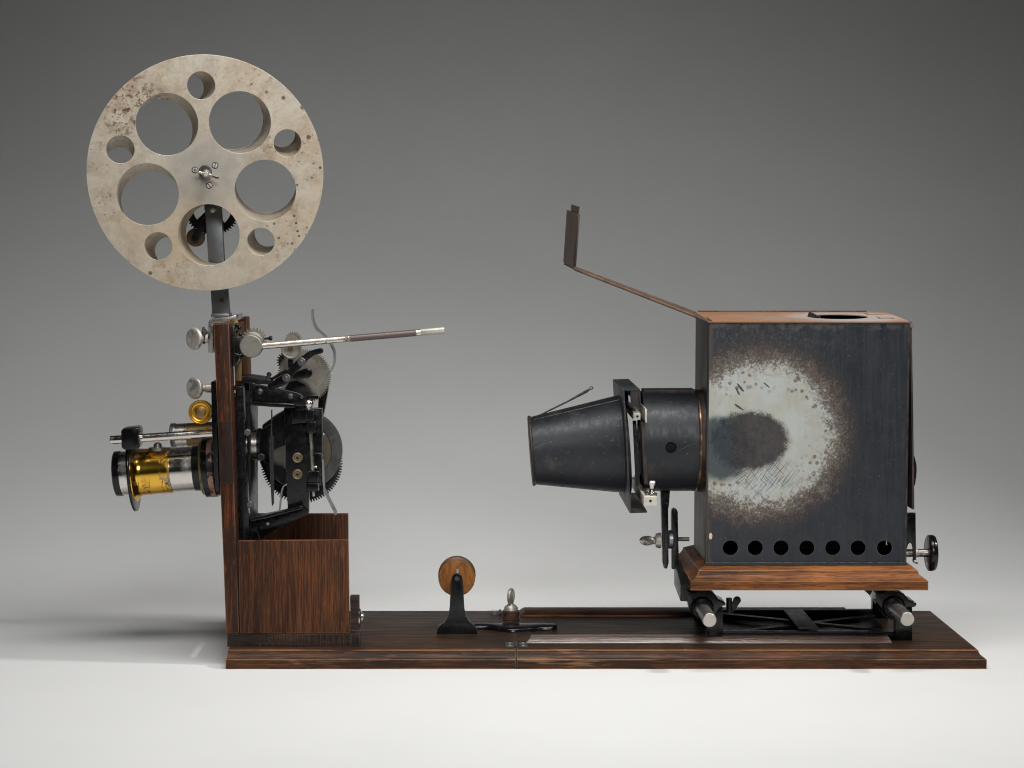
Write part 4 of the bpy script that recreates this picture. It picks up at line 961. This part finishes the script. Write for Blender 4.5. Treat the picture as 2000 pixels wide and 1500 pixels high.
part("sprocket_face", MB().lathe(c2, (0, 1, 0), [(-2, .1), (-2, 5), (1, 6), (1.5, 14), (-1.5, 16.5), (-2, 18.5), (0, 19)], 40), "gear_steel", sp1)
part("sprocket_shaft", MB().cyl(c2 + Vector((0, -4, 0)), c2 + Vector((0, 40, 0)), 4.5, 16), "rust_washer", sp1)
c3 = W(573, 666, 150)
sp2 = part("sprocket", plate(MB(), teeth(15.5, 18.5, 24), [], 7, c3), "gear_steel", ph)
part("sprocket_drum", MB().lathe(c3, (0, 1, 0), [(-45, 13), (0, 13)], 32), "gear_steel", sp2)
part("pin_screw", MB().tube([W(516, 661.5, 100), W(524, 661, 100), W(526, 660.8, 100), W(529, 660.5, 100), W(532, 660.5, 100)], [2.2, 2.4, 4, 5.2, 3.4], 14), "black_iron", ph)
part("sprocket_hanger", MB().prism([(563, 695), (571, 694), (573, 716), (566, 722), (562, 716)], 112, 124), "black_iron", ph, bevel=1)
# levers
lv = part("gate_lever", MB().prism(bar(smooth_path([(626, 685.5), (612, 689), (600, 696), (588, 707), (572, 723), (558, 739), (543, 748), (530, 755)], 3), [11]*4 + [13]*4 + [16]*6 + [19]*5 + [16]*3), 100, 110), "black_enamel", ph, bevel=2)
for x_, y_, r_, m_ in ((588, 707, 4.3, "screw_steel"), (558.5, 738.5, 4.2, "copper")):
    part("pivot", MB().lathe(W(x_, y_, 94), (0, 1, 0), [(0, 2.5), (1, r_), (2.5, r_), (2.5, r_ + 3), (4, r_ + 4.5), (6, r_ + 4.5)], 24), "screw_steel", lv)
part("release_lever", MB().prism(bar([(577, 735), (590, 731), (600, 729)], [15, 17, 20]), 112, 122), "black_gloss", ph, bevel=2)
part("thin_rod", MB().tube([W(525, 744, 112), W(560, 723, 112)], 3, 8), "black_iron", ph)
part("film_guide", MB().prism(smooth_path([(468, 736), (485, 733), (500, 735), (520, 738), (530, 742)], 3) + [(530, 752), (500, 750), (470, 748)], 104, 150), "black_iron", ph, bevel=2)
part("guide_screw", MB().sphere(W(525.5, 731.5, 104), 5), "black_gloss", ph)
part("guide_screw", MB().cyl(W(521, 742, 100), W(526, 730, 100), 3, 10), "dark_steel", ph)
# parts at the post top
blk = part("post_block", MB().prism([(447.5, 637), (457, 636.5), (458.5, 640), (459, 690), (468, 692), (468, 700), (461, 715), (449.5, 716)], 60, 90), "black_gloss", ph, bevel=1.5)
part("brass_strip", MB().prism([(459, 692), (471.5, 690), (472, 744), (459.5, 744)], 98, 104), "brass_aged", blk, bevel=.6)
part("brass_strip", MB().prism([(452, 627), (464, 625), (467, 640), (466, 660), (457, 660)], 98, 104), "brass_aged", blk, bevel=.6)
for x_, y_, r_ in ((463, 635, 4.5), (468, 640, 4), (462, 645, 4.5), (470, 653, 3.5), (463, 705, 6), (472, 697, 4.5)):
    part("bolt", MB().sphere(W(x_, y_, 86), r_, 14, 8), "black_gloss", blk)
part("bearing", MB().prism([(458, 656), (472, 656), (476, 668), (474, 690), (460, 692)], 84, 120), "black_iron", blk, bevel=2)
part("lever_pin", MB().cyl(W(463, 660, 86), W(474, 657, 86), 2.5, 10), "dark_steel", blk)
# springs
gs = smooth_path([(609, 604.5), (609, 612), (609.5, 622), (613, 634), (618, 643), (625, 650), (634, 658.5), (643, 670), (650, 682), (652.5, 694), (651.5, 710), (646, 724), (637, 737), (627, 746.5), (621.5, 754), (621, 776)], 4)
part("guide_spring", MB().strip(gs, 3.0, 112, 150), "steel", ph, angle=60)
part("spring_foot", MB().prism([(596, 774), (622, 772), (622, 780), (597, 780)], 106, 116), "black_gloss", ph, bevel=1)
part("film_finger", MB().prism([(628.5, 898), (631, 898), (634, 955), (657.5, 1001), (656, 1007), (654, 1005), (631.5, 960)], 100, 118), "steel", ph)
part("film_finger", MB().strip(smooth_path([(560, 946), (553, 951), (549.5, 962), (547, 980), (545.5, 996)], 4), 2.4, 104, 126), "steel", ph)

# ------------------------------------------------------------------ film reel (turned square to the viewer on its axle)
rc = W(402, 338.5, 150); ren = (rc - CAM).normalized(); rex = Vector((0,0,1)).cross(ren); rex = -rex if rex.x < 0 else rex
rex.normalize(); rey = rex.cross(ren); rey = rey if rey.z > 0 else -rey
ray_ = ray(402, 338.5); kR = (rc - CAM).length / ray_.length
rl = thing("film_reel", "large pierced metal film reel with rust spots on top of the projector", "film reel", rc)
big = [R(56 + 72*i) for i in range(5)]; sml = [R(20.5 + 72*i) for i in range(5)]
TW = R(7.5); TH = 62.0
def reel_holes(tw): return [circ(60*kR, 56, (120*kR*math.cos(a + tw), 120*kR*math.sin(a + tw))) for a in big] + \
                           [circ(27*kR, 40, (170*kR*math.cos(a + tw), 170*kR*math.sin(a + tw))) for a in sml]
fl1 = MB(); plate(fl1, circ(229.5*kR, 160), reel_holes(0), 3.4, rc, rex, rey, ren, bev=.6)
f1r = part("flange", fl1, "reel_metal", rl, angle=12)
fl2 = MB(); plate(fl2, circ(229.0*kR, 160), reel_holes(TW), 3.4, rc + ren*TH, rex, rey, ren, bev=.6)
part("flange", fl2, "reel_metal", rl, angle=12)
for lst, dist, r_, nn in ((big, 120*kR, 60*kR, 56), (sml, 170*kR, 27*kR, 40)):
    for a in lst:
        ls_ = []
        for q in range(5):
            f_ = q/4; tw = a + TW*f_; d_ = 3.3 + (TH - 3.2)*f_
            ls_.append([rc + rex*p_[0] + rey*p_[1] + ren*d_ for p_ in circ(r_ + .5, nn, (dist*math.cos(tw), dist*math.sin(tw)))])
        part("spacer_tube", MB().loops(ls_, False, False), "reel_metal", rl, angle=60)
part("hub_drum", MB().lathe(rc + ren*3.5, ren, [(0, 48), (TH - 4, 48)], 48), "reel_metal", rl)
def RP(px, py, d=0): 
    r_ = ray(px, py); n_ = ren; tt = (rc - CAM).dot(n_) / r_.dot(n_); return CAM + r_*tt + n_*d
for x_, y_, sl_ in ((420, 323, 80), (381, 332, 85), (408.5, 362, -55)):
    c_ = RP(x_, y_, -.6)
    part("screw", MB().lathe(c_, ren, [(0, .1), (0, 4.8), (.6, 5.4), (1, 5.4)], 24), "nickel_dull", rl)
    part("screw_ring", plate(MB(), circ(6.7, 24), [circ(5.5, 24)], .5, c_ + ren*.2, rex, rey, ren), "soot_shade_black", rl)
    d_ = rex*math.cos(R(sl_)) + rey*math.sin(R(sl_)); n_ = (rey*math.cos(R(sl_)) - rex*math.sin(R(sl_))) * .7
    part("screw_slot", MB().ext([c_ - ren*.25 + s1_*d_*5 + s2_*n_ for s1_, s2_ in ((1,1),(-1,1),(-1,-1),(1,-1))], [c_ + ren*.4 + s1_*d_*5 + s2_*n_ for s1_, s2_ in ((1,1),(-1,1),(-1,-1),(1,-1))]), "soot_shade_black", rl)
hub = part("hub_boss", MB().lathe(RP(401, 335, -14), ren, [(0, 8), (0, 11), (2, 12.8), (14, 13.2)], 36), "dark_steel", rl)
wnut = part("wing_nut", MB().lathe(RP(402.5, 339, -30), ren, [(0, 5.4), (1, 6), (6, 7.6), (14, 9.5), (17, 9.5)], 28), "nickel", rl)
part("spindle", MB().lathe(RP(402, 340, -37), ren, [(0, 4), (1.2, 5.2), (14, 5.2)], 20), "nickel_dull", wnut)
for sx, pts in ((-1, [(397, 338.5), (390, 336.5), (384, 334.5), (380, 332)]), (1, [(408, 341), (415, 344), (421, 346.5), (426, 347.5)])):
    part("wing", MB().tube([RP(x_, y_, -24 - 4*i) for i, (x_, y_) in enumerate(pts)], [3.6, 2.6, 2.8, 2.2], 12), "nickel", wnut)
